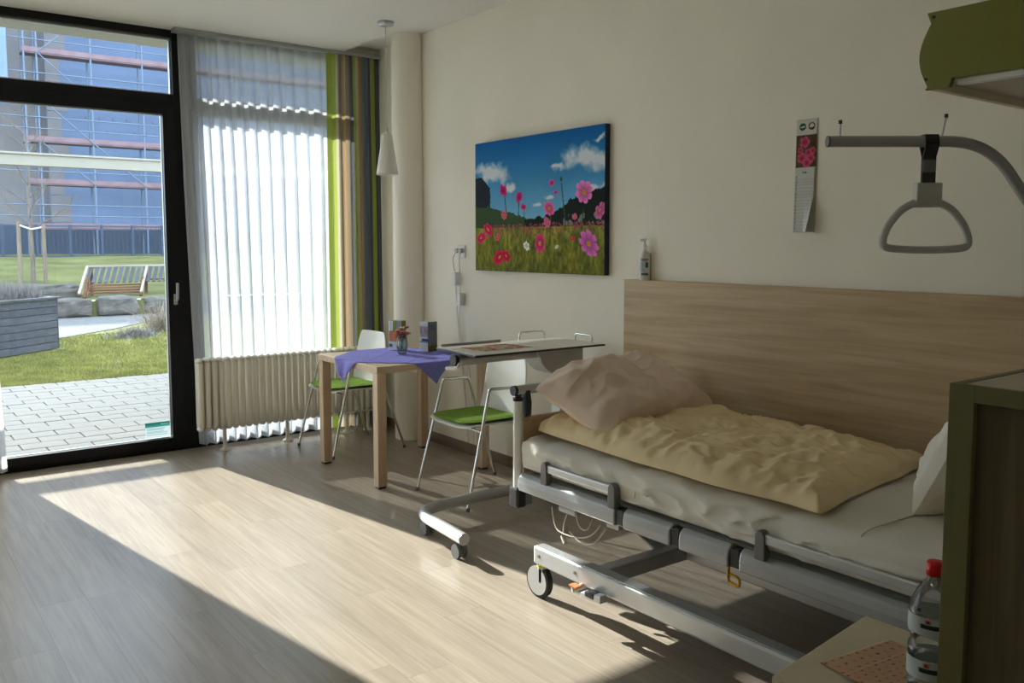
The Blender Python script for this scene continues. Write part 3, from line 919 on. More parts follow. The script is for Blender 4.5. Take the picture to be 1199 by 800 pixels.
sp = thing('spray_bottle', (3.370, 3.295, 1.279), 'white pump spray bottle standing on top of the oak panel', 'bottle')
b = MB(); b.lathe([(0.0, 0), (0.026, 0), (0.029, 0.004), (0.029, 0.135), (0.026, 0.147), (0.013, 0.158), (0.012, 0.165)], (3.370, 3.297, 1.279), 24)
b.build('bottle_body', 'white_plastic', sp)
b = MB(); b.lathe([(0.014, 0.163), (0.014, 0.185), (0.006, 0.190), (0.006, 0.212), (0.0, 0.213)], (3.370, 3.297, 1.279), 16); b.box(3.335, 3.380, 3.291, 3.303, 1.485, 1.499)
b.build('pump_head', 'white_plastic', sp)
nu, nv = 24, 30
img = np.ones((nv + 1, nu + 1, 3)) * np.array([0.84, 0.86, 0.86])
img[3:5, 5:20] = (0.42, 0.46, 0.56); img[6:7, 5:18] = (0.52, 0.56, 0.62); img[8:16, 14:20] = (0.20, 0.46, 0.30)
for j in range(9, 22, 2): img[j, 2:12] = (0.60, 0.66, 0.78)
img[24:27, 6:20] = (0.30, 0.40, 0.36)
lab = lambda u, v: (3.370 + 0.0296 * math.cos(math.radians(160 + 130 * u)), 3.297 + 0.0296 * math.sin(math.radians(160 + 130 * u)), 1.279 + 0.122 - 0.108 * v)
paint_grid('label_print', lab, nu, nv, img, 'paper_print', sp)

cal = thing('wall_calendar', (3.395, 2.34, 1.525), 'narrow strip calendar with pink blossoms hanging on the wall', 'calendar')
def cal_img(nu, nv, page):
    U, V = np.meshgrid(np.linspace(0, 1, nu + 1), np.linspace(0, 1, nv + 1))
    img = np.ones(U.shape + (3,)) * np.array((0.80, 0.80, 0.78))
    if page == 0:
        for cx, col in ((0.30, (0.10, 0.36, 0.20)), (0.74, (0.34, 0.17, 0.11))):
            d = np.sqrt(((U - cx) * 0.10) ** 2 + ((V - 0.064) * 0.5) ** 2)
            img[d < 0.0165] = col
            img[(d < 0.011) & (np.abs((V - 0.066) * 0.5 + (U - cx) * 0.02) < 0.003)] = (0.85, 0.88, 0.84)
        img[(np.sqrt(((U - 0.74) * 0.10) ** 2 + ((V - 0.058) * 0.5) ** 2) < 0.009)] = (0.86, 0.84, 0.80)
        ph = (V > 0.135) & (V < 0.425)
        n1 = vnoise(U * 5, V * 22, 77); n2 = vnoise(U * 9, V * 36, 78)
        f = np.stack([0.22 + 0.25 * n2, 0.16 + 0.2 * n2, 0.13 + 0.12 * n2], -1)
        for cx, cy, r in ((0.42, 0.20, 0.026), (0.30, 0.34, 0.024), (0.72, 0.345, 0.022), (0.55, 0.385, 0.022), (0.82, 0.28, 0.016), (0.22, 0.27, 0.014), (0.62, 0.295, 0.017)):
            dx, dy = (U - cx) * 0.10, (V - cy) * 0.5
            rr = np.sqrt(dx * dx + dy * dy); th = np.arctan2(dy, dx)
            m_ = rr < r * (0.75 + 0.25 * np.abs(np.cos(2.5 * th)))
            f = np.where(m_[..., None], np.stack([0.74 + 0.2 * (rr / r - 0.6), 0.26 + 0.30 * (rr / r - 0.5), 0.38 + 0.30 * (rr / r - 0.5)], -1), f)
        img = np.where(ph[..., None], f, img)
    else:
        # month heading and one short row per day
        for k, (a, c) in enumerate(((0.40, 0.44), (0.46, 0.50), (0.515, 0.55), (0.565, 0.60))):
            img[(U > a) & (U < c) & (V > 0.055 + 0.01 * (k % 2)) & (V < 0.085)] = (0.30, 0.30, 0.32)
        for k in range(31):
            v0 = 0.13 + k * 0.0275
            img[(V > v0) & (V < v0 + 0.011) & (U > 0.05) & (U < 0.13)] = (0.28, 0.28, 0.30)
            img[(V > v0 + 0.018) & (V < v0 + 0.023) & (U > 0.04)] = (0.70, 0.70, 0.69)
    return img
o = paint_grid('backing_card', lambda u, v: (3.3955 - 0.004 * v, 2.392 - 0.104 * u, 2.020 - 0.497 * v), 44, 200, cal_img(44, 200, 0), 'paper_print', cal)
solidify(o, 0.0008)
def page_pt(u, v):
    curl = max(0, u - 0.55) * max(0, v - 0.45) * 0.16
    return (3.3905 - 0.004 * v - curl, 2.392 - 0.100 * u * (1 - 0.14 * max(0, v - 0.4)), 1.808 - 0.284 * v)
o = paint_grid('month_page', page_pt, 44, 130, cal_img(44, 130, 1), 'paper_print', cal)
solidify(o, 0.0006)

# hanging cupboard over the bed head: olive front with a bowed end, pale underside
hc = thing('wall_cupboard', (3.0, 0.85, 1.945), 'olive green cupboard hanging high over the head of the bed', 'cupboard')
prof = [(1.405, 2.165), (1.392, 2.132)] + [(1.392 + 0.033 * math.sin(PI * (k + 0.5) / 12), 2.132 - 0.195 * (k + 0.5) / 12) for k in range(12)] + [(1.405, 1.937), (1.330, 1.937), (1.322, 1.962), (1.02, 1.962), (1.015, 1.937), (0.40, 1.937), (0.40, 2.165)]
MB().prism(prof, 'x', 2.630, 2.650).build('front_panel', 'olive_panel', hc, bevel=0.001)
MB().box(2.650, 3.399, 1.375, 1.396, 1.937, 2.165).build('end_panel', 'cream_board', hc, bevel=0.001)
MB().box(2.650, 3.399, 0.40, 1.375, 1.962, 1.976).build('bottom_board', 'taupe_laminate', hc)
MB().box(2.650, 3.399, 0.40, 1.375, 2.148, 2.165).build('top_board', 'taupe_laminate', hc)
MB().box(2.655, 2.69, 0.50, 1.32, 1.945, 1.961).build('light_strip', 'white_plastic', hc, bevel=0.002)
for yy, zz in ((1.384, 2.150), (1.400, 1.968)):
    MB().tube([(2.630, yy, zz), (2.626, yy, zz)], 0.005, 10).build('screw_cap', 'black_plastic', hc)

# ================================================================== OVERBED TABLE
ob = thing('overbed_table', (3.05, 3.72, 0), 'grey overbed table on a tubular wheeled base behind the bed foot', 'table')
poly = [(2.400, 3.485), (3.262, 3.480), (3.262, 3.905), (2.44, 3.905)]
MB().prism(poly, 'z', 0.916, 0.924).build('tabletop_edge', 'black_plastic', ob, bevel=0.002)
MB().prism([(2.408, 3.493), (2.86, 3.490), (2.86, 3.897), (2.446, 3.897)], 'z', 0.924, 0.9275).build('tabletop', 'table_laminate', ob, bevel=0.001)
MB().prism([(2.866, 3.490), (3.254, 3.488), (3.254, 3.897), (2.866, 3.897)], 'z', 0.924, 0.9275).build('side_leaf', 'table_laminate', ob, bevel=0.001)
MB().box(2.47, 2.86, 3.899, 3.907, 0.924, 0.940).build('rear_lip', 'grey_profile', ob, bevel=0.001)
MB().tube(fillet([(2.98, 3.885, 0.926), (2.98, 3.885, 0.972), (3.16, 3.885, 0.972), (3.16, 3.885, 0.926)], 0.03), 0.005, 10).build('retaining_rail', 'chrome', ob)
MB().tube(fillet([(3.235, 3.70, 0.926), (3.235, 3.70, 0.968), (3.235, 3.56, 0.968), (3.235, 3.56, 0.926)], 0.03), 0.005, 10).build('retaining_rail', 'chrome', ob)
MB().tube([(2.41, 3.66, 0.885), (2.93, 3.66, 0.885)], 0.028, 16).build('tilt_tube', 'silver_paint', ob)
MB().tube([(2.405, 3.66, 0.885), (2.385, 3.66, 0.885)], 0.030, 16).build('tube_cap', 'black_plastic', ob)
MB().tube(fillet([(2.40, 3.62, 0.87), (2.375, 3.60, 0.855), (2.36, 3.68, 0.845)], 0.01), 0.010, 10).build('release_lever', 'white_plastic', ob)
arc = [(2.90, 0.914), (3.225, 0.914), (3.225, 0.75), (3.10, 0.75)] + [(3.08 - 0.01 - 0.15 * math.sin(t), 0.76 + 0.11 * (1 - math.cos(t))) for t in (0.0, 0.3, 0.6, 0.9, 1.2, 1.5)] + [(2.90, 0.885)]
MB().prism(arc, 'y', 3.62, 3.76).build('bracket', 'light_grey_plastic', ob, bevel=0.004)
MB().tube([(3.225, 3.69, 0.885), (3.262, 3.69, 0.885)], 0.016, 12).build('knob', 'black_plastic', ob)
MB().box(3.09, 3.17, 3.655, 3.735, 0.13, 0.76).build('column', 'aluminium', ob, bevel=0.006)
base = fillet([(3.13, 3.80, 0.105), (2.62, 3.81, 0.105), (2.235, 3.79, 0.105), (2.195, 3.28, 0.105)], 0.16, 10)
MB().tube(base, 0.029, 16).build('base_tube', 'silver_paint', ob)
MB().box(3.07, 3.19, 3.64, 3.83, 0.08, 0.13).build('base_foot', 'silver_paint', ob, bevel=0.006)
for cx, cy in ((2.26, 3.73), (2.205, 3.35), (3.13, 3.80)):
    c = MB(); c.tube([(cx, cy, 0.08), (cx, cy, 0.055)], 0.012, 10); c.box(cx - 0.006, cx + 0.018, cy - 0.026, cy + 0.010, 0.04, 0.066)
    cc = c.build('caster', 'grey_plastic', ob, bevel=0.002)
    for s in (-0.016, 0.016):
        MB().disc((cx + s, cy - 0.012, 0.034), (1, 0, 0), 0.034, 0.018, 20).build('wheel', 'grey_plastic', cc, bevel=0.003)
nu, nv = 70, 44
U, V = np.meshgrid(np.linspace(0, 1, nu + 1), np.linspace(0, 1, nv + 1))
nz = vnoise(U * 14, V * 9, 91)[..., None]; n5 = vnoise(U * 5, V * 3, 92)[..., None]
img = np.where(nz > 0.52, np.array((0.70, 0.44, 0.36)), np.array((0.80, 0.74, 0.64))) * (0.85 + 0.3 * n5)
o = paint_grid('placemat', lambda u, v: (2.52 + 0.30 * u + 0.02 * v, 3.80 - 0.20 * v, 0.9292), nu, nv, img, 'paper_print', shift=(2.68, 3.70, 0.9285))
solidify(o, 0.0012)
tag(o, 'placemat with a reddish pattern lying on the overbed table', 'placemat')

# ================================================================== CARE BED
BX0, BX1, BY0, BY1 = 2.27, 3.26, 0.92, 2.985
bed = thing('care_bed', (2.765, 1.95, 0), 'adjustable hospital bed with grey rails and a wheeled lifting frame', 'bed')
# side rail profile in four sections on each side
segs = [(2.345, 2.945), (2.065, 2.300), (1.805, 2.022), (0.96, 1.762)]
for sx, xc in ((-1, BX0), (1, BX1 - 0.05)):
    for y0, y1 in segs:
        p = [(xc - 0.018 + (0.034 if sx > 0 else 0) * 0, 0.405), (xc + 0.030, 0.400), (xc + 0.036, 0.44), (xc + 0.030, 0.478), (xc + 0.004, 0.482), (xc - 0.014, 0.468), (xc - 0.020, 0.44)]
        MB().prism(p, 'y', y0, y1).build('side_rail', 'grey_profile', bed, bevel=0.006)
    for yc in (2.322, 2.043, 1.783):
        MB().box(xc - 0.012, xc + 0.03, yc - 0.020, yc + 0.022, 0.408, 0.474).build('rail_joint', 'black_plastic', bed, bevel=0.006)
# lowered guard bars with dark end pieces (near side)
for y0, y1 in ((2.345, 2.775), (1.00, 1.690)):
    MB().box(BX0 - 0.020, BX0 + 0.002, y0 + 0.02, y1 - 0.02, 0.522, 0.556).build('guard_bar', 'aluminium', bed, bevel=0.006)
    for yc in (y0 + 0.012, y1 - 0.012):
        MB().prism([(yc - 0.020, 0.470), (yc + 0.020, 0.470), (yc + 0.018, 0.55), (yc + 0.008, 0.566), (yc - 0.010, 0.566), (yc - 0.018, 0.55)], 'x', BX0 - 0.026, BX0 + 0.006).build('guard_bracket', 'grey_plastic', bed, bevel=0.003)
MB().box(BX0 + 0.035, BX1 - 0.03, BY0 + 0.05, 2.95, 0.43, 0.476).build('mattress_deck', 'light_grey_plastic', bed)
# foot end
for xp in (BX0 + 0.012, BX1 - 0.022):
    MB().tube([(xp, 2.985, 0.405), (xp, 2.985, 0.795)], 0.021, 18).build('post', 'white_plastic', bed)
    MB().box(xp - 0.026, xp + 0.026, 2.955, 3.018, 0.318, 0.410).build('post_foot', 'black_plastic', bed, bevel=0.010)
    b = MB(); b.tube([(xp, 2.985, 0.790), (xp, 2.985, 0.803)], 0.0225, 18); b.tube([(xp, 2.985, 0.80), (xp, 2.985, 0.84)], 0.014, 12)
    b.build('post_joint', 'black_plastic', bed)
    ix = xp + (0.040 if xp < 2.7 else -0.040)
    MB().prism([(2.955, 0.72), (2.950, 0.78), (2.962, 0.835), (3.004, 0.835), (3.012, 0.78), (3.002, 0.735), (2.98, 0.715)], 'x', ix - 0.012, ix + 0.012).build('bracket', 'black_plastic', bed, bevel=0.005)
MB().tube([(BX0 - 0.002, 2.985, 0.836), (BX1 - 0.008, 2.985, 0.836)], 0.021, 18).build('end_bar', 'light_grey_plastic', bed)
MB().tube([(BX0 - 0.016, 2.985, 0.836), (BX0 - 0.001, 2.985, 0.836)], 0.022, 18).build('bar_cap', 'black_plastic', bed)
MB().box(BX0 + 0.036, BX1 - 0.046, 2.974, 2.996, 0.43, 0.715).build('footboard', 'panel_wood', bed, bevel=0.004)
# head end
MB().box(BX0 + 0.02, BX1 - 0.03, BY0 - 0.03, BY0 - 0.005, 0.43, 0.86).build('headboard', 'panel_wood', bed, bevel=0.004)
# chassis
for xc in (2.222, 3.165):
    MB().box(xc - 0.030, xc + 0.030, 0.90, 2.765, 0.148, 0.225).build('base_bar', 'aluminium', bed, bevel=0.012, seg=3)
    MB().box(xc - 0.026, xc + 0.026, 0.92, 2.46, 0.2245, 0.231).build('bar_reflection', 'grey_profile', bed, bevel=0.004)  # darker strip imitates the dark reflection along the bar's top
for yc in (2.40, 1.22):
    MB().box(2.24, 3.15, yc - 0.03, yc + 0.03, 0.165, 0.228).build('crossbeam', 'silver_paint', bed, bevel=0.006)
for yc in (2.455, 1.275):
    MB().bar((2.35, yc, 0.455), (2.66, yc, 0.185), 0.02, 0.060, up=(0.2, 0, 1)).build('lifting_arm', 'light_grey_plastic', bed, bevel=0.004)
    MB().bar((3.12, yc + 0.025, 0.455), (2.74, yc + 0.025, 0.185), 0.02, 0.060, up=(0.2, 0, 1)).build('lifting_arm', 'light_grey_plastic', bed, bevel=0.004)
MB().bar((2.70, 1.30, 0.20), (2.70, 2.36, 0.20), 0.05, 0.05).build('spine_tube', 'silver_paint', bed, bevel=0.006)
for sgn, xc in ((-1, 2.222), (1, 3.165)):
    for yc in (2.735, 0.96):
        c = MB(); c.tube([(xc, yc, 0.15), (xc, yc, 0.130)], 0.022, 16)
        cc = c.build('caster', 'silver_paint', bed)
        MB().tube([(xc, yc, 0.138), (xc, yc, 0.150)], 0.026, 18).build('collar', 'lime_plastic', cc)
        wy = yc + 0.022
        MB().box(xc - 0.016, xc + 0.016, yc - 0.012, yc + 0.012, 0.066, 0.135).build('fork', 'silver_paint', cc, bevel=0.004)
        MB().disc((xc, wy, 0.073), (1, 0, 0), 0.073, 0.024, 32).build('tyre', 'rubber', cc, bevel=0.004)
        for s in (-0.013, 0.013):
            MB().disc((xc + s, wy, 0.073), (1, 0, 0), 0.061, 0.006, 32).build('wheel_cover', 'light_grey_plastic', cc, bevel=0.002)
for yy in (2.725, 2.50):
    MB().tube([(2.1925, yy, 0.188), (2.189, yy, 0.188)], 0.007, 12).build('bolt', 'grey_plastic', bed)
pdl = MB(); pdl.tube([(2.205, 2.455, 0.150), (2.165, 2.470, 0.140), (2.155, 2.475, 0.138)], 0.012, 12)
pdl = pdl.build('brake_pedal', 'light_grey_plastic', bed)
MB().box(2.150, 2.185, 2.445, 2.490, 0.148, 0.156).build('pedal_pad', 'orange_plastic', pdl, bevel=0.003)
MB().prism([(2.31, 0.135), (2.42, 0.128), (2.42, 0.148), (2.31, 0.165)], 'x', 2.150, 2.185).build('pedal_plate', 'aluminium', pdl, bevel=0.003)
MB().box(2.147, 2.19, 2.345, 2.395, 0.140, 0.160).build('pedal_grip', 'black_plastic', pdl, bevel=0.004)
# drive units and cables under the foot section
MB().box(2.33, 2.44, 2.55, 2.86, 0.365, 0.430).build('drive_unit', 'grey_plastic', bed, bevel=0.01)
MB().tube([(2.31, 2.62, 0.375), (2.31, 2.72, 0.375)], 0.018, 14).build('drive_plug', 'light_grey_plastic', bed)
MB().box(2.30, 2.36, 2.37, 2.44, 0.368, 0.395).build('junction_box', 'light_grey_plastic', bed, bevel=0.003)
MB().box(2.29, 2.345, 2.96, 3.0, 0.325, 0.40).build('power_plug', 'grey_plastic', bed, bevel=0.005)
for pts in ([(2.29, 2.76, 0.37), (2.28, 2.73, 0.31), (2.275, 2.69, 0.285), (2.28, 2.60, 0.285), (2.29, 2.52, 0.31), (2.31, 2.48, 0.36)],
            [(2.30, 2.67, 0.37), (2.285, 2.675, 0.32), (2.28, 2.675, 0.268)],
            [(2.30, 2.62, 0.38), (2.285, 2.58, 0.335), (2.29, 2.54, 0.33), (2.31, 2.53, 0.37)],
            [(2.30, 2.66, 0.29), (2.29, 2.58, 0.268), (2.29, 2.50, 0.285), (2.31, 2.45, 0.35)]):
    MB().tube(bez(pts, 6), 0.0032, 8).build('cable', 'cable_cream', bed)
MB().tube([(2.28, 2.680, 0.270), (2.275, 2.655, 0.245)], 0.009, 12).build('cable_connector', 'cable_cream', bed)
hl = MB(); hl.tube(fillet([(2.275, 1.82, 0.40), (2.270, 1.818, 0.352), (2.270, 1.772, 0.345), (2.275, 1.775, 0.372), (2.275, 1.82, 0.376)], 0.012, 4), 0.0055, 10)
hl.build('release_handle', 'yellow_plastic', bed)

# mattress in its fitted sheet
mt = MB()
def mattress(u, v):
    # u around the cross-section, v along the bed
    a = 2 * PI * u
    ca, sa = math.cos(a), math.sin(a)
    n_ = 8.0
    k = (abs(ca) ** n_ + abs(sa) ** n_) ** (-1 / n_)
    hx, hz = 0.470, 0.083
    e = min(v, 1 - v); s = 1.0
    if e < 0.035: s = 0.80 + 0.20 * math.sqrt(max(0, 1 - (1 - e / 0.035) ** 2))
    x_, z_ = ca * k * hx * (0.93 + 0.07 * s), sa * k * hz * s
    y_ = 2.955 - 2.00 * v
    wr = 0.012 * noise.noise(Vector((x_ * 5, y_ * 4, z_ * 9))) + 0.010 * noise.noise(Vector((x_ * 12, y_ * 9, z_ * 14))) - 0.012 * max(0, 1 - 5 * abs(noise.noise(Vector((x_ * 3 + y_ * 3, y_ * 5, z_ * 16 + 3)))))
    side = abs(ca) > 0.8
    bulge = -0.012 * math.sin(PI * min(1, max(0, (z_ + hz) / (2 * hz)))) if side and ca < 0 else 0
    return (2.752 + x_ + bulge + (wr if side else 0), y_, 0.563 + z_ + (wr * 0.7 if sa > 0 else 0))
mt.grid(mattress, 90, 110, flip=True)
for v_ in (0.0, 1.0):
    ring = [mattress(i / 90, v_) for i in range(90)]
    mt._add(ring, [tuple(range(90)) if v_ == 0 else tuple(range(89, -1, -1))], False)
o = mt.build('mattress', 'sheet_cotton', shift=(2.752, 1.955, 0.49))
tag(o, 'mattress in a greyish fitted sheet on the hospital bed', 'mattress')
sm = MB().tube(bez([(2.272, 2.26, 0.53), (2.282, 2.25, 0.61), (2.33, 2.24, 0.645)], 6), 0.0025, 6).build('seam', 'sheet_cotton', o)
sm = MB().tube(bez([(2.272, 1.36, 0.53), (2.285, 1.36, 0.61), (2.33, 1.35, 0.645), (2.6, 1.33, 0.648)], 6), 0.0030, 6).build('seam', 'sheet_cotton', o)

def cushion(name, M, hu, hv, th, m, label, cat, wr=0.02, fr=5.0, seed=0.0, nn=70, pinch=0.10, group=None, pw_=2.2, drop=None):
    """soft filled cloth: two grids meeting at a seam, with wrinkles"""
    bb = MB()
    def S(u, v, sgn):
        a, c = 2 * u - 1, 2 * v - 1
        x_ = hu * a * (1 - pinch * (1 - abs(c) ** 2) * abs(a) ** 3)
        y_ = hv * c * (1 - pinch * (1 - abs(a) ** 2) * abs(c) ** 3)
        t = max(0.0, (1 - abs(a) ** pw_)) ** 0.5 * max(0.0, (1 - abs(c) ** pw_)) ** 0.5
        p = Vector((x_ * fr, y_ * fr, seed))
        w = noise.noise(p) * wr + noise.noise(p * 2.3) * wr * 0.55
        rid = (1 - abs(noise.noise(p * 1.7 + Vector((5, 1, 0)))) * 2) * wr * 0.5
        z_ = sgn * th * t + (w + rid) * min(1, t * 2.5) * (1 if sgn > 0 else 0.3)
        edge = 0.25 * wr * noise.noise(Vector((x_ * 9, y_ * 9, seed + 4)))
        q = Vector((x_ + edge, y_ + edge, z_))
        q = M @ q
        if drop: q = drop(q)
        return q
    bb.grid(lambda u, v: S(u, v, 1), nn, nn)
    bb.grid(lambda u, v: S(u, v, -1), nn, nn, flip=True)
    o = bb.build(name, m, shift=tuple(M.translation))
    return tag(o, label, cat, group)

# duvet: spread over the mattress, rumpled, thick rounded border
def ridge(p):
    return 1 - abs(noise.noise(p)) * 2.2
def duvet_pt(u, v, sgn):
    a, c = 2 * u - 1, 2 * v - 1                       # a: near side to wall side, c: foot to head
    A_, B_, C_, D_ = Vector((2.345, 2.925)), Vector((3.165, 2.925)), Vector((3.140, 1.610)), Vector((2.290, 1.490))
    q = (A_ * (1 - u) + B_ * u) * (1 - v) + (D_ * (1 - u) + C_ * u) * v
    q.x -= 0.035 * (1 - u) * math.sin(PI * v)
    w = Vector((q.x, q.y, 0))
    q.x += 0.020 * noise.noise(w * 4.0 + Vector((0, 0, 5))) * (1 - u)
    q.y += 0.022 * noise.noise(w * 5.0 + Vector((3, 0, 5))) * abs(c)
    k = max(abs(a) ** 5, abs(c) ** 9)
    dome = math.sqrt(max(0.0, 1 - k))
    base = 0.655
    if sgn < 0:
        return (q.x, q.y, base - 0.004 * (1 - dome) * 0)
    # folds run out towards the border, soft dents in the middle
    wr = 0.024 * noise.noise(w * 5.0) + 0.018 * ridge(Vector((q.x * 6, q.y * 14, 1))) * (0.35 + 0.65 * abs(a) ** 2) + 0.013 * ridge(Vector((q.x * 15 + q.y * 6, q.y * 11 - q.x * 8, 4)))
    wr += 0.006 * noise.noise(w * 26)
    h_ = (0.082 + wr) * dome + 0.006 * (1 - dome)
    h_ *= 1 - 0.25 * max(0, c) ** 2
    return (q.x, q.y, base + max(0.0, h_))
db = MB()
db.grid(lambda u, v: duvet_pt(u, v, 1), 130, 190)
db.grid(lambda u, v: duvet_pt(u, v, -1), 130, 190, flip=True)
o = db.build('duvet', 'duvet_cotton', shift=(2.72, 2.2, 0.655))
tag(o, 'rumpled pale yellow duvet spread over the bed', 'duvet')
# big pillow leaning against the foot bar
def pillow_droop(q):
    q.z -= 0.075 * max(0.0, (2.66 - q.x) / 0.33) ** 2 + 0.07 * max(0.0, (q.x - 2.86) / 0.27) ** 2
    return q
Mp = Matrix.Translation((2.725, 2.745, 0.832)) @ Matrix.Rotation(math.radians(4), 4, 'Z') @ Matrix.Rotation(math.radians(22), 4, 'X')
cushion('pillow', Mp, 0.385, 0.225, 0.090, 'pillow_cotton', 'large pinkish beige pillow leaning on the foot end of the bed', 'pillow', wr=0.030, fr=6.0, seed=7.0, nn=110, pinch=0.05, pw_=3.6, drop=pillow_droop)
Mp = Matrix.Translation((2.86, 1.265, 0.800)) @ Matrix.Rotation(math.radians(-66), 4, 'X')
cushion('pillow', Mp, 0.335, 0.165, 0.10, 'white_cotton', 'white pillow propped up at the head end of the bed', 'pillow', wr=0.034, fr=7.0, seed=11.0, nn=80, pinch=0.05, pw_=3.0)

# ================================================================== BED TRAPEZE
tz = thing('bed_trapeze', (3.29, 1.17, 0.50), 'grey steel trapeze pole with hanging grab handle over the bed', 'trapeze')
d = Vector((0.80, -0.60, 0)).normalized()
A0 = Vector((2.575, 1.695, 1.806))
bend = A0 + d * 0.53
P1 = bend + d * 0.235 + Vector((0, 0, -0.33))
path = fillet([A0, bend, P1, Vector((P1.x + 0.06, P1.y - 0.045, P1.z - 0.30)), Vector((3.30, 1.05, 0.55))], 0.13, 10)
MB().tube(path, 0.0185, 18).build('pole', 'grey_profile', tz)
MB().tube([A0 - d * 0.002, A0 + d * 0.004], 0.0190, 18).build('end_cap', 'grey_plastic', tz)
for s_, hgt, lean in ((0.04, 0.045, 0.0), (0.375, 0.065, 0.012)):
    q = A0 + d * s_ + Vector((0, 0, 0.016))
    pn = MB().tube([q, q + Vector((0, 0, hgt)) + d * lean], 0.0028, 8).build('stop_pin', 'aluminium', tz)
    MB().tube([q + Vector((0, 0, hgt - 0.004)) + d * lean, q + Vector((0, 0, hgt + 0.008)) + d * lean], 0.006, 10).build('pin_cap', 'black_plastic', pn)
hcn = A0 + d * 0.335
Mz = Matrix.Translation(hcn) @ Matrix(((d.x, -d.y, 0, 0), (d.y, d.x, 0, 0), (0, 0, 1, 0), (0, 0, 0, 1)))
def loc(p): return Mz @ Vector(p)
sl_ = MB()
for pts in ([(0, -0.024, -0.01), (0, -0.016, 0.020), (0, 0.016, 0.020), (0, 0.024, -0.01), (0, 0.004, -0.05), (0, 0.004, -0.150), (0, -0.004, -0.150), (0, -0.004, -0.05), (0, -0.024, -0.01)],):
    for a_, b_ in zip(pts[:-1], pts[1:]):
        a2, b2 = loc(a_), loc(b_)
        if (b2 - a2).length > 1e-5: sl_.bar(a2, b2, 0.044, 0.004, up=(Mz.to_3x3() @ Vector((0, 1, 0.001))) if abs(b2.z - a2.z) > 0.02 else (0, 0, 1))
sl_.build('strap', 'black_plastic', tz)
bk = MB(); bk.box(-0.021, 0.021, -0.0085, 0.0085, -0.10, -0.06, M=Mz); bk.build('strap_buckle', 'grey_plastic', tz, bevel=0.002)
gb = MB(); gb.box(-0.042, 0.042, -0.018, 0.018, -0.215, -0.135, M=Mz); gb.build('handle_block', 'light_grey_plastic', tz, bevel=0.004)
grip = [(-0.042, 0, -0.200), (-0.085, 0, -0.225), (-0.125, 0, -0.275), (-0.142, 0, -0.325), (-0.128, 0, -0.347), (-0.06, 0, -0.354), (0.0, 0, -0.355), (0.06, 0, -0.354), (0.128, 0, -0.347), (0.142, 0, -0.325), (0.125, 0, -0.275), (0.085, 0, -0.225), (0.042, 0, -0.200)]
MB().tube([loc(p) for p in bez(grip, 6)] + [loc((-0.042, 0, -0.200))], 0.0125, 14).build('grab_handle', 'light_grey_plastic', tz)

# ================================================================== BEDSIDE CABINET, NIGHTSTAND FLAP, BOTTLE
cb = thing('side_cabinet', (1.75, 0.40, 0), 'tall dark oak cabinet with olive edges at the right edge of the picture', 'cabinet')
X0, X1, Y0c, Y1c, ZT2 = 1.532, 2.00, 0.10, 0.735, 1.228
MB().box(X0 + 0.004, X1, Y0c, Y1c - 0.004, 0.06, ZT2 - 0.022).build('body', 'dark_oak', cb)
MB().box(X0 + 0.002, X1, Y0c, Y1c - 0.002, ZT2 - 0.022, ZT2 - 0.002).build('top_board', 'taupe_laminate', cb, bevel=0.002)
fr = MB(); fr.box(X0 - 0.010, X0 + 0.004, Y1c - 0.032, Y1c, 0.06, ZT2); fr.box(X0 - 0.010, X0 + 0.004, Y0c, Y1c - 0.032, ZT2 - 0.030, ZT2)
fr.box(X0 - 0.010, X0 + 0.004, Y0c, Y1c - 0.032, 0.06, 0.09)
fr.build('door_frame', 'olive_edge', cb, bevel=0.0015)
e = MB(); e.box(X0 - 0.010, X1, Y1c - 0.004, Y1c + 0.012, 0.06, ZT2); e.build('rear_edge', 'olive_edge', cb, bevel=0.0015)
MB().box(X0 + 0.02, X1 - 0.02, Y0c + 0.02, Y1c - 0.02, 0.0, 0.06).build('plinth', 'black_plastic', cb)

ns = thing('nightstand', (1.72, 0.94, 0), 'low cream nightstand beside the bed, carrying the water bottle', 'nightstand')
MB().prism([(1.495, 0.752), (1.945, 0.752), (1.945, 1.135), (1.505, 1.085)], 'z', 0.538, 0.560).build('top_board', 'cream_board', ns, bevel=0.003)
MB().prism([(1.525, 0.765), (1.925, 0.765), (1.925, 1.110), (1.535, 1.065)], 'z', 0.05, 0.538).build('body', 'taupe_laminate', ns, bevel=0.002)
MB().prism([(1.545, 0.785), (1.905, 0.785), (1.905, 1.09), (1.555, 1.045)], 'z', 0.0, 0.05).build('plinth', 'black_plastic', ns)

def napkin_img(nu, nv):
    U, V = np.meshgrid(np.linspace(0, 1, nu + 1), np.linspace(0, 1, nv + 1))
    img = np.ones(U.shape + (3,)) * np.array((0.80, 0.66, 0.55))
    for j in range(9):
        for i in range(9):
            cx, cy = (i + 0.5 * (j % 2) + 0.25) / 9.2, (j + 0.4) / 9
            d2 = ((U - cx)) ** 2 + (V - cy) ** 2
            img[d2 < 0.014 ** 2] = ((0.42, 0.22, 0.26), (0.66, 0.36, 0.30))[(i + j) % 2]
    return img
np_M = Matrix.Translation((1.735, 0.945, 0.5612)) @ Matrix.Rotation(math.radians(-8), 4, 'Z')
bn = thing('paper_napkin', (1.735, 0.945, 0.561), 'folded pink napkin with small dots on the nightstand', 'napkin')
o = paint_grid('lower_layer', lambda u, v: np_M @ Vector((-0.115 + 0.23 * u, 0.095 - 0.21 * v, 0.0015 + 0.002 * math.sin(u * 5) * math.sin(v * 4))), 60, 60, napkin_img(60, 60), 'paper_print', bn); solidify(o, 0.001, 1)
o = paint_grid('upper_layer', lambda u, v: np_M @ Vector((-0.125 + 0.20 * u + 0.02 * v, 0.025 - 0.145 * v, 0.006 + 0.006 * (1 - v) * u)), 60, 60, napkin_img(60, 60), 'paper_print', bn); solidify(o, 0.001, 1)

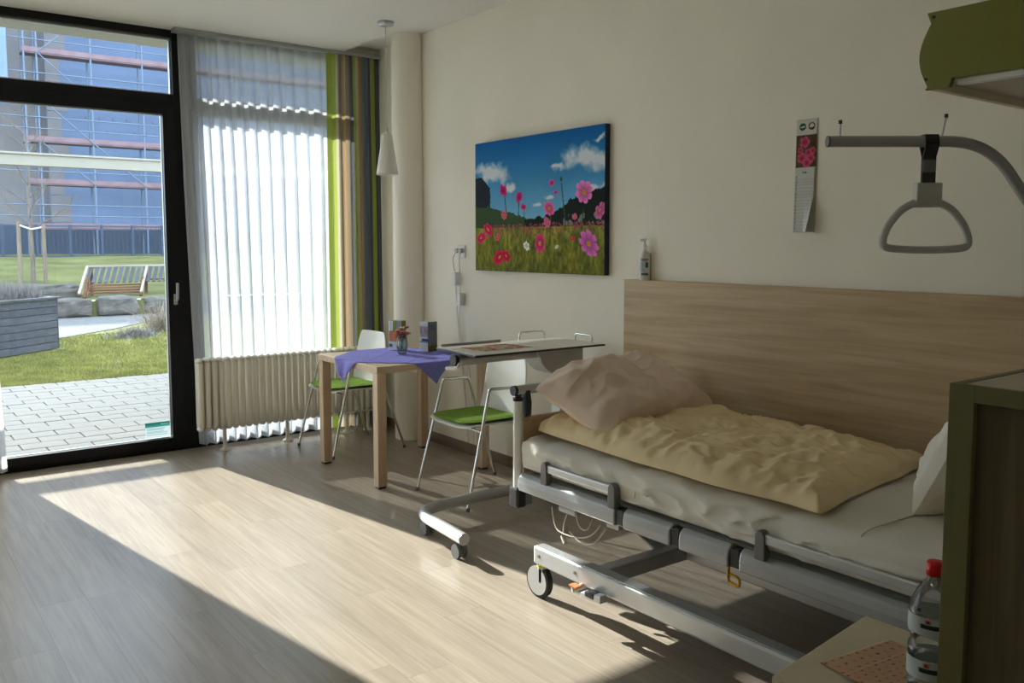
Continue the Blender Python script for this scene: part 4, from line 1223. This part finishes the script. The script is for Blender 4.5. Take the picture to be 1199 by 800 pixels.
bt = thing('water_bottle', (1.632, 0.812, 0.560), 'clear plastic water bottle with a red cap on the nightstand', 'bottle')
BZ = 0.560
pf = [(0.0, 0.006), (0.030, 0.0), (0.040, 0.004), (0.0435, 0.02)]
for k in range(40):
    t = k / 39; z_ = 0.02 + 0.178 * t
    pf.append((0.0420 + 0.0022 * math.sin(t * 5.2 * 2 * PI), z_))
pf += [(0.0430, 0.211), (0.040, 0.226), (0.031, 0.246), (0.020, 0.261), (0.0145, 0.268), (0.0145, 0.281)]
MB().lathe(pf, (1.632, 0.812, BZ), 40).build('bottle_body', 'clear_plastic', bt)
MB().lathe([(0.0, 0.302), (0.0150, 0.302), (0.0165, 0.298), (0.0165, 0.276), (0.0150, 0.276)], (1.632, 0.812, BZ), 28).build('cap', 'red_plastic', bt)
nu, nv = 60, 24
U, V = np.meshgrid(np.linspace(0, 1, nu + 1), np.linspace(0, 1, nv + 1))
img = np.ones(U.shape + (3,)) * np.array((0.74, 0.78, 0.80))
img[(V > 0.35) & (V < 0.62) & ((U * 3) % 1 > 0.45)] = (0.16, 0.22, 0.26); img[(V > 0.1) & (V < 0.3) & ((U * 3) % 1 > 0.55) & ((U * 3) % 1 < 0.7)] = (0.62, 0.22, 0.14); img[(V > 0.2) & (V < 0.4) & ((U * 3) % 1 > 0.86)] = (0.12, 0.22, 0.52)
for z0, z1 in ((0.080, 0.118), (0.168, 0.203)):
    paint_grid('label_band', lambda u, v: (1.632 + 0.0448 * math.cos(2 * PI * u), 0.812 + 0.0448 * math.sin(2 * PI * u), BZ + z1 + (z0 - z1) * v), nu, nv, img, 'paper_print', bt)

# ================================================================== OUTSIDE: facade edge, terrace, garden
struct(MB().box(-3.0, 6.0, 6.56, 7.222, 3.0, 3.25).build('roof_overhang', 'cream_paint'))
struct(MB().box(-1.3, 3.4, 6.45, 6.60, -0.2, 0.012).build('threshold', 'stone'))

terrace = struct(MB().box(-3.0, 8.0, 6.60, 10.26, -0.25, -0.012).build('terrace', 'paver_joint'))
pvx, pvy = 0.30, 0.205
pav_me = None
cnt = 0
cands = []
for j in range(18):
    y0 = 6.605 + j * pvy
    for i in range(-12, 28):
        x0 = i * pvx + (0.5 * pvx if j % 2 else 0)
        # seen through the door glass from the camera?
        xa = (x0 + 0.15) * 6.38 / (y0 + 0.1)
        if 0.55 < xa < 1.80: cands.append((x0, y0, True))
        else: cands.append((x0, y0, False))
near = [c for c in cands if c[2]][:300]
rest = MB()
for x0, y0, seen in cands:
    if seen and (x0, y0, True) in near:
        if pav_me is None:
            o = MB().box(0.004, pvx - 0.004, 0.004, pvy - 0.004, -0.04, 0.0).build('paver', 'concrete_paver', bevel=0.003, seg=1); pav_me = o.data
        else:
            o = bpy.data.objects.new('paver', pav_me); COL.objects.link(o)
            bv = o.modifiers.new('bevel', 'BEVEL'); bv.width = 0.003; bv.segments = 1; bv.limit_method = 'ANGLE'
        o.location = (x0, y0, random.uniform(-0.0025, 0.001)); o.parent = terrace
    else:
        rest.box(x0 + 0.004, x0 + pvx - 0.004, y0 + 0.004, y0 + pvy - 0.004, -0.04, -0.001)
o = rest.build('outer_pavers', 'concrete_paver', terrace); o['kind'] = 'stuff'

struct(MB().box(-12, 14, 10.26, 19.3, -0.3, -0.01).build('lawn', 'lawn_soil'))
pa = MB().prism([(-6, 14.5), (2.4, 15.0), (3.6, 16.3), (4.9, 18.1), (9, 18.6), (9, 19.35), (-6, 19.3)], 'z', -0.06, 0.004)
struct(pa.build('garden_path', 'path_grit'))
hb = MB()
def hill(u, v):
    y_ = 19.3 + 46.7 * v; x_ = -30 + 90 * u
    z_ = 0.33 + 0.67 * min(1, max(0, (y_ - 20.5) / 13)) ** 0.8
    return (x_, y_, z_ + 0.05 * noise.noise(Vector((x_ * 0.4, y_ * 0.4, 0))))
hb.grid(hill, 60, 60)
hb.box(-30, 60, 19.3, 19.4, -0.3, 0.31)
struct(hb.build('hillside', 'lawn_far'))

# grass blades in view on the near lawn
def blades(name, n, region, hmin, hmax, wid, m, zf, parent=None, label=None, cat=None, lean=0.5, shift=None):
    vs_, fs_ = [], []
    for i in range(n):
        p = region(i)
        if p is None: continue
        a = rng.uniform(0, 2 * PI); h_ = rng.uniform(hmin, hmax); l_ = rng.normal(0, lean) * h_; la = rng.uniform(0, 2 * PI)
        c, s = math.cos(a) * wid, math.sin(a) * wid
        k = len(vs_)
        z_ = zf(p[0], p[1])
        vs_ += [(p[0] - c, p[1] - s, z_), (p[0] + c, p[1] + s, z_), (p[0] + l_ * math.cos(la), p[1] + l_ * math.sin(la), z_ + h_)]
        fs_.append((k, k + 1, k + 2))
    b_ = MB(); b_._add(vs_, fs_)
    return b_.build(name, m, parent, shift=shift)
mat('grass_blade', (0.20, 0.20, 0.055), 0.8, var=0.35, scale=3.0, spec=0.08)
def lawn_pt(i):
    y_ = 10.27 + 5.2 * rng.random() ** 1.3
    x_ = rng.uniform(0.08, 0.30) * y_
    if y_ > 15.0 + 0.9 * max(0, x_ - 2.4) and True:
        return None
    d_ = (x_ - 2.26) * 0.75 + (y_ - 13.68) * 0.66; n_ = -(x_ - 2.26) * 0.66 + (y_ - 13.68) * 0.75
    if -2.7 < d_ < 0.1 and -0.1 < n_ < 1.3:          # the planter stands here
        return None
    return (x_, y_)
o = blades('lawn_grass', 42000, lawn_pt, 0.015, 0.05, 0.006, 'grass_blade', lambda a, b_: -0.012, shift=(2, 12.5, -0.012))
tag(o, 'short sunlit grass of the lawn beyond the terrace', 'grass', kind='stuff')

# pergola beam in front of the terrace (posts stand left and right of the door view)
pg = thing('pergola_beam', (2.3, 10.1, 0), 'cream horizontal beam across the terrace in front of the door', 'beam')
MB().box(-2.0, 6.6, 10.05, 10.15, 2.262, 2.372).build('beam', 'cream_paint', pg, bevel=0.004)
MB().box(-2.0, 6.6, 10.03, 10.17, 2.372, 2.392).build('drip_cap', 'cream_paint', pg, bevel=0.003)
for xc in (-1.8, 6.4):
    MB().box(xc - 0.05, xc + 0.05, 10.05, 10.15, 0, 2.262).build('post', 'cream_paint', pg, bevel=0.004)

# timber planter with lavender
PC = Vector((2.26, 13.68, 0)); pd_ = Vector((0.77, 0.68, 0)).normalized(); pn_ = Vector((-0.68, 0.77, 0)).normalized()
plr = thing('timber_planter', tuple(PC - pd_ * 1.2 + pn_ * 0.6), 'raised planter of weathered grey boards at the left of the lawn', 'planter')
L_, W_, Hh = 2.6, 1.2, 0.74
nb = 7; bh = 0.70 / nb
for side in range(2):
    for k in range(nb):
        z0 = 0.0 + k * bh
        if side == 0: a_, b_ = PC - pd_ * L_, PC
        else: a_, b_ = PC, PC + pn_ * W_
        zc = Vector((0, 0, z0 + bh / 2))
        MB().bar(a_ + zc, b_ + zc, 0.035, bh - 0.008).build('board', 'grey_board', plr, bevel=0.003, seg=1)
for a_, b_ in ((PC - pd_ * L_, PC + pd_ * 0.03), (PC, PC + pn_ * W_), (PC - pd_ * L_ + pn_ * W_, PC + pn_ * W_)):
    MB().bar(a_ + Vector((0, 0, 0.72)), b_ + Vector((0, 0, 0.72)), 0.12, 0.03).build('cap_board', 'grey_board', plr, bevel=0.003, seg=1)
MB().bar(PC - pd_ * 0.02 + pn_ * 0.02 + Vector((0, 0, 0)), PC - pd_ * 0.02 + pn_ * 0.02 + Vector((0, 0, 0.70)), 0.07, 0.07, up=(1, 0, 0)).build('corner_post', 'grey_board', plr)
soil = MB(); soil.bar(PC - pd_ * L_ + pn_ * 0.6 + Vector((0, 0, 0.35)), PC - pd_ * 0.04 + pn_ * 0.6 + Vector((0, 0, 0.35)), W_ - 0.06, 0.68)
soil.build('soil', 'lawn_soil', plr)
def lav_pt(i):
    q = PC - pd_ * rng.uniform(0.08, L_ - 0.1) + pn_ * rng.uniform(0.12, W_ - 0.1)
    return (q.x, q.y)
o = blades('lavender', 9000, lav_pt, 0.10, 0.32, 0.006, 'lavender_stalk', lambda a, b_: 0.68, lean=0.35, shift=tuple(PC - pd_ * 1.2 + pn_ * 0.6 + Vector((0, 0, 0.68))))
tag(o, 'grey bare lavender filling the timber planter', 'plants', kind='stuff')

# boulders along the path
def boulder(c, sx, sy, sz, seed, label):
    b_ = MB()
    def S(u, v):
        th = 2 * PI * u; ph = -PI / 2 + PI * v
        d_ = Vector((math.cos(ph) * math.cos(th), math.cos(ph) * math.sin(th), math.sin(ph)))
        k = (abs(d_.x) ** 6 + abs(d_.y) ** 6 + abs(d_.z) ** 6) ** (-1 / 6)
        d_ = d_ * k
        r_ = 1 + 0.14 * noise.noise(d_ * 1.6 + Vector((seed, 0, 0))) + 0.07 * noise.noise(d_ * 4 + Vector((0, seed, 0)))
        return (c[0] + sx * d_.x * r_, c[1] + sy * d_.y * r_, max(c[2] - 0.02, c[2] + sz + sz * d_.z * r_))
    b_.grid(S, 28, 16, smooth=False)
    o = b_.build('boulder', 'stone', shift=c)
    return tag(o, label, 'stone', 'boulders bordering the garden path')
boulder((3.42, 19.35, 0), 0.38, 0.25, 0.19, 1, 'grey boulder right behind the corner of the timber planter')
boulder((4.32, 19.40, 0), 0.38, 0.26, 0.20, 4, 'grey boulder in front of the left part of the wooden lounger')
boulder((5.22, 19.45, 0), 0.38, 0.26, 0.18, 9, 'grey boulder in front of the right part of the wooden lounger')
boulder((3.25, 20.6, 0.30), 0.62, 0.30, 0.16, 14, 'long flat stone on the slope left of the wooden lounger')
boulder((6.12, 19.5, 0), 0.38, 0.26, 0.19, 17, 'grey boulder at the right end of the stone row')
boulder((2.50, 19.4, 0), 0.38, 0.26, 0.18, 19, 'grey boulder at the left end of the stone row')

# wooden garden lounger with slatted back
ln = thing('garden_lounger', (4.75, 20.35, 0.33), 'wooden garden lounger with a slanted slatted back on the slope', 'lounger')
LO = Vector((3.72, 19.95, 0.33)); lx = Vector((0.93, 0.36, 0)).normalized(); ly = Vector((-0.36, 0.93, 0)).normalized()
lx = Vector((1, 0.05, 0)).normalized(); ly = Vector((0.42, 0.90, 0)).normalized()
def lp(a, b_, z_): return LO + lx * a + ly * b_ + Vector((0, 0, z_))
for a in (0.0, 1.25, 1.95):
    MB().bar(lp(a, 0, 0.10), lp(a, 0.75, 0.66), 0.05, 0.045).build('side_rail', 'bench_light', ln, bevel=0.004, seg=1)
MB().bar(lp(0, 0.75, 0.66), lp(1.95, 0.75, 0.66), 0.05, 0.04).build('top_rail', 'bench_light', ln, bevel=0.004, seg=1)
for k in range(15):
    a = 0.09 + k * 0.125
    MB().bar(lp(a, 0.30, 0.315), lp(a, 0.73, 0.635), 0.07, 0.02).build('back_slat', 'grey_board', ln)
for k in range(4):
    MB().bar(lp(0.12, 0.30 - 0.02 * k, 0.26 - 0.055 * k), lp(1.20, 0.30 - 0.02 * k, 0.26 - 0.055 * k), 0.02, 0.04).build('seat_slat', 'bench_wood', ln)
for a in (0.08, 1.22, 1.90):
    MB().bar(lp(a, 0.10, 0.0), lp(a, 0.42, 0.40), 0.05, 0.09).build('leg', 'bench_wood', ln, bevel=0.004, seg=1)
    MB().bar(lp(a, 0.70, 0.0), lp(a, 0.72, 0.62), 0.06, 0.06, up=(1, 0, 0)).build('leg', 'bench_wood', ln, bevel=0.004, seg=1)
MB().bar(lp(1.35, 0.5, 0.36), lp(1.88, 0.5, 0.36), 0.25, 0.03).build('arm_board', 'bench_wood', ln)

# dry perennials at the edge of the lawn
def shrub(c, n, r, h, m, name, label):
    def pt(i):
        a = rng.uniform(0, 2 * PI); q = abs(rng.normal(0, 0.5)) * r
        return (c[0] + q * math.cos(a), c[1] + q * math.sin(a) * 0.6)
    o = blades(name, n, pt, 0.03, h, 0.007, m, lambda a, b_: c[2], lean=0.9, shift=c)
    tag(o, label, 'plant')
shrub((3.50, 14.55, -0.01), 900, 0.42, 0.22, 'lavender_stalk', 'dry_perennial', 'low grey-brown withered perennial at the lawn edge')
shrub((4.10, 15.35, -0.01), 500, 0.30, 0.62, 'dry_stalk', 'ornamental_grass', 'pale dry ornamental grass beside the door frame')

# young tree with three stakes
tr = thing('young_tree', (3.42, 23.6, 0.6), 'bare young tree between wooden stakes on the slope', 'tree')
trk = MB(); tp = [(3.42, 23.6, 0.45), (3.43, 23.6, 1.4), (3.40, 23.62, 2.4), (3.42, 23.6, 3.4), (3.38, 23.6, 4.0)]
trk.tube(bez(tp, 4), [0.055 - 0.0028 * k for k in range(17)], 10).build('trunk', 'bark', tr)
br = MB()
def branch(p, d_, L, r_, depth):
    q = p + d_ * L
    mid = p + d_ * L * 0.5 + Vector((random.uniform(-1, 1), random.uniform(-1, 1), random.uniform(-0.3, 0.6))) * L * 0.08
    br.tube([p, mid, q], [r_, r_ * 0.75, r_ * 0.5], 5, cap=False)
    if depth > 0:
        for k in range(3):
            nd = (d_ + Vector((random.uniform(-1, 1), random.uniform(-1, 1), random.uniform(-0.2, 0.8))) * 0.7).normalized()
            branch(p + d_ * L * random.uniform(0.4, 1.0), nd, L * 0.62, r_ * 0.55, depth - 1)
for k in range(16):
    z_ = 1.75 + 0.16 * k; a = k * 2.39
    branch(Vector((3.41, 23.6, z_)), Vector((math.cos(a), math.sin(a), 0.75)).normalized(), 0.75 - 0.02 * k, 0.012, 3)
br.build('branches', 'bark', tr)
for k, (px, py) in enumerate(((3.17, 23.7), (3.67, 23.5), (3.50, 24.2))):
    o = MB().tube([(px, py, 0.45), (px, py, 2.02 - 0.08 * k)], 0.045, 10).build('tree_stake', 'stake_wood', shift=(px, py, 0.45))
    tag(o, ('wooden stake left of the young tree', 'wooden stake right of the young tree', 'wooden stake just behind the young tree')[k], 'stake', 'stakes around the young tree')
tie = MB().tube([(3.17, 23.7, 1.93), (3.42, 23.55, 1.82), (3.67, 23.5, 1.88)], 0.02, 8).build('tie_strap', 'cable_cream', tr)

# fence in front of the building site
fe = thing('metal_fence', (12, 36, 1.0), 'dark steel mesh fence between the slope and the building site', 'fence')
for k in range(12):
    xc = 3.2 + 1.1 * k
    MB().box(xc - 0.04, xc + 0.04, 35.96, 36.04, 0.9, 2.20).build('post', 'fence_steel', fe)
for zz in (1.02, 2.14):
    MB().box(3.2, 15.3, 35.98, 36.02, zz - 0.03, zz + 0.03).build('rail', 'fence_steel', fe)
wr_ = MB()
for k in range(80):
    xc = 3.25 + 0.15 * k
    wr_.box(xc - 0.007, xc + 0.007, 35.995, 36.01, 1.02, 2.14)
for k in range(7):
    wr_.box(3.2, 15.3, 35.995, 36.01, 1.15 + 0.15 * k - 0.007, 1.15 + 0.15 * k + 0.007)
o = wr_.build('wire_mesh', 'fence_steel', fe); o['kind'] = 'stuff'

# building under construction with scaffolding
bd = thing('building_shell', (22, 48, 1.0), 'large pale building under construction behind the fence', 'building')
MB().box(7.7, 46, 46.0, 58, 0.9, 16.5).build('facade', 'facade_render', bd)
MB().box(-6, 7.7, 47.2, 58, 0.9, 16.5).build('side_wing', 'facade_block', bd)
for k in range(9):
    zz = 1.2 + k * 1.3
    MB().box(7.55, 8.15 + 0.28 * (k % 2), 45.97, 46.05, zz, zz + 1.25).build('corner_block', 'facade_block', bd)
MB().box(-6, 46, 45.96, 46.02, 0.9, 2.3).build('base_course', 'fence_steel', bd)
hs = MB()
for k in range(20):
    for j, zz in enumerate((6.9, 7.5, 8.4, 9.0)):
        xc = 8.9 + 0.62 * k + 0.3 * (j % 2)
        hs.tube([(xc, 45.99, zz), (xc, 45.93, zz)], 0.055, 8)
o = hs.build('anchor_dots', 'scaffold_steel', bd); o['kind'] = 'stuff'

sf = thing('scaffolding', (22, 44.9, 1.0), 'tall steel scaffolding in front of the building under construction', 'scaffolding')
px_ = [3.2, 4.7, 6.47, 6.98, 9.2, 11.45, 13.7, 15.95, 18.2, 20.45, 22.7, 24.95, 27.2]
for xc in px_:
    for yc in (44.5, 45.3):
        MB().tube([(xc, yc, 0.95), (xc, yc, 16.0)], 0.045, 8).build('upright', 'scaffold_steel', sf)
for zz in (2.2, 4.2, 6.1, 8.05, 10.0, 12.0, 14.0):
    MB().box(6.4, 27.4, 44.5, 45.3, zz - 0.06, zz).build('deck', 'scaffold_board', sf)
    MB().box(6.4, 27.4, 44.45, 44.49, zz, zz + 0.22).build('toe_board', 'scaffold_board', sf)
    for dz in (0.55, 1.05):
        MB().tube([(3.2, 44.46, zz + dz), (27.4, 44.46, zz + dz)], 0.03, 6).build('guard_rail', 'scaffold_steel', sf)
for k, (a, c) in enumerate((((6.98, 10.0), (9.2, 8.05)), ((6.98, 6.1), (9.2, 4.2)), ((9.2, 6.1), (11.45, 4.2)), ((6.98, 8.05), (9.2, 6.1)), ((6.98, 10.0), (9.2, 12.0)))):
    MB().tube([(a[0], 44.44, a[1]), (c[0], 44.44, c[1])], 0.03, 6).build('diagonal_brace', 'scaffold_steel', sf)
ns_ = MB()
ns_.grid(lambda u, v: (2.6 + 3.2 * u, 44.35 + 0.06 * math.sin(u * 30) + 0.04 * noise.noise(Vector((u * 5, v * 9, 0))), 7.6 + 5.4 * v), 40, 30)
o = ns_.build('protective_sheet', 'net_sheet', sf); solidify(o, 0.01)
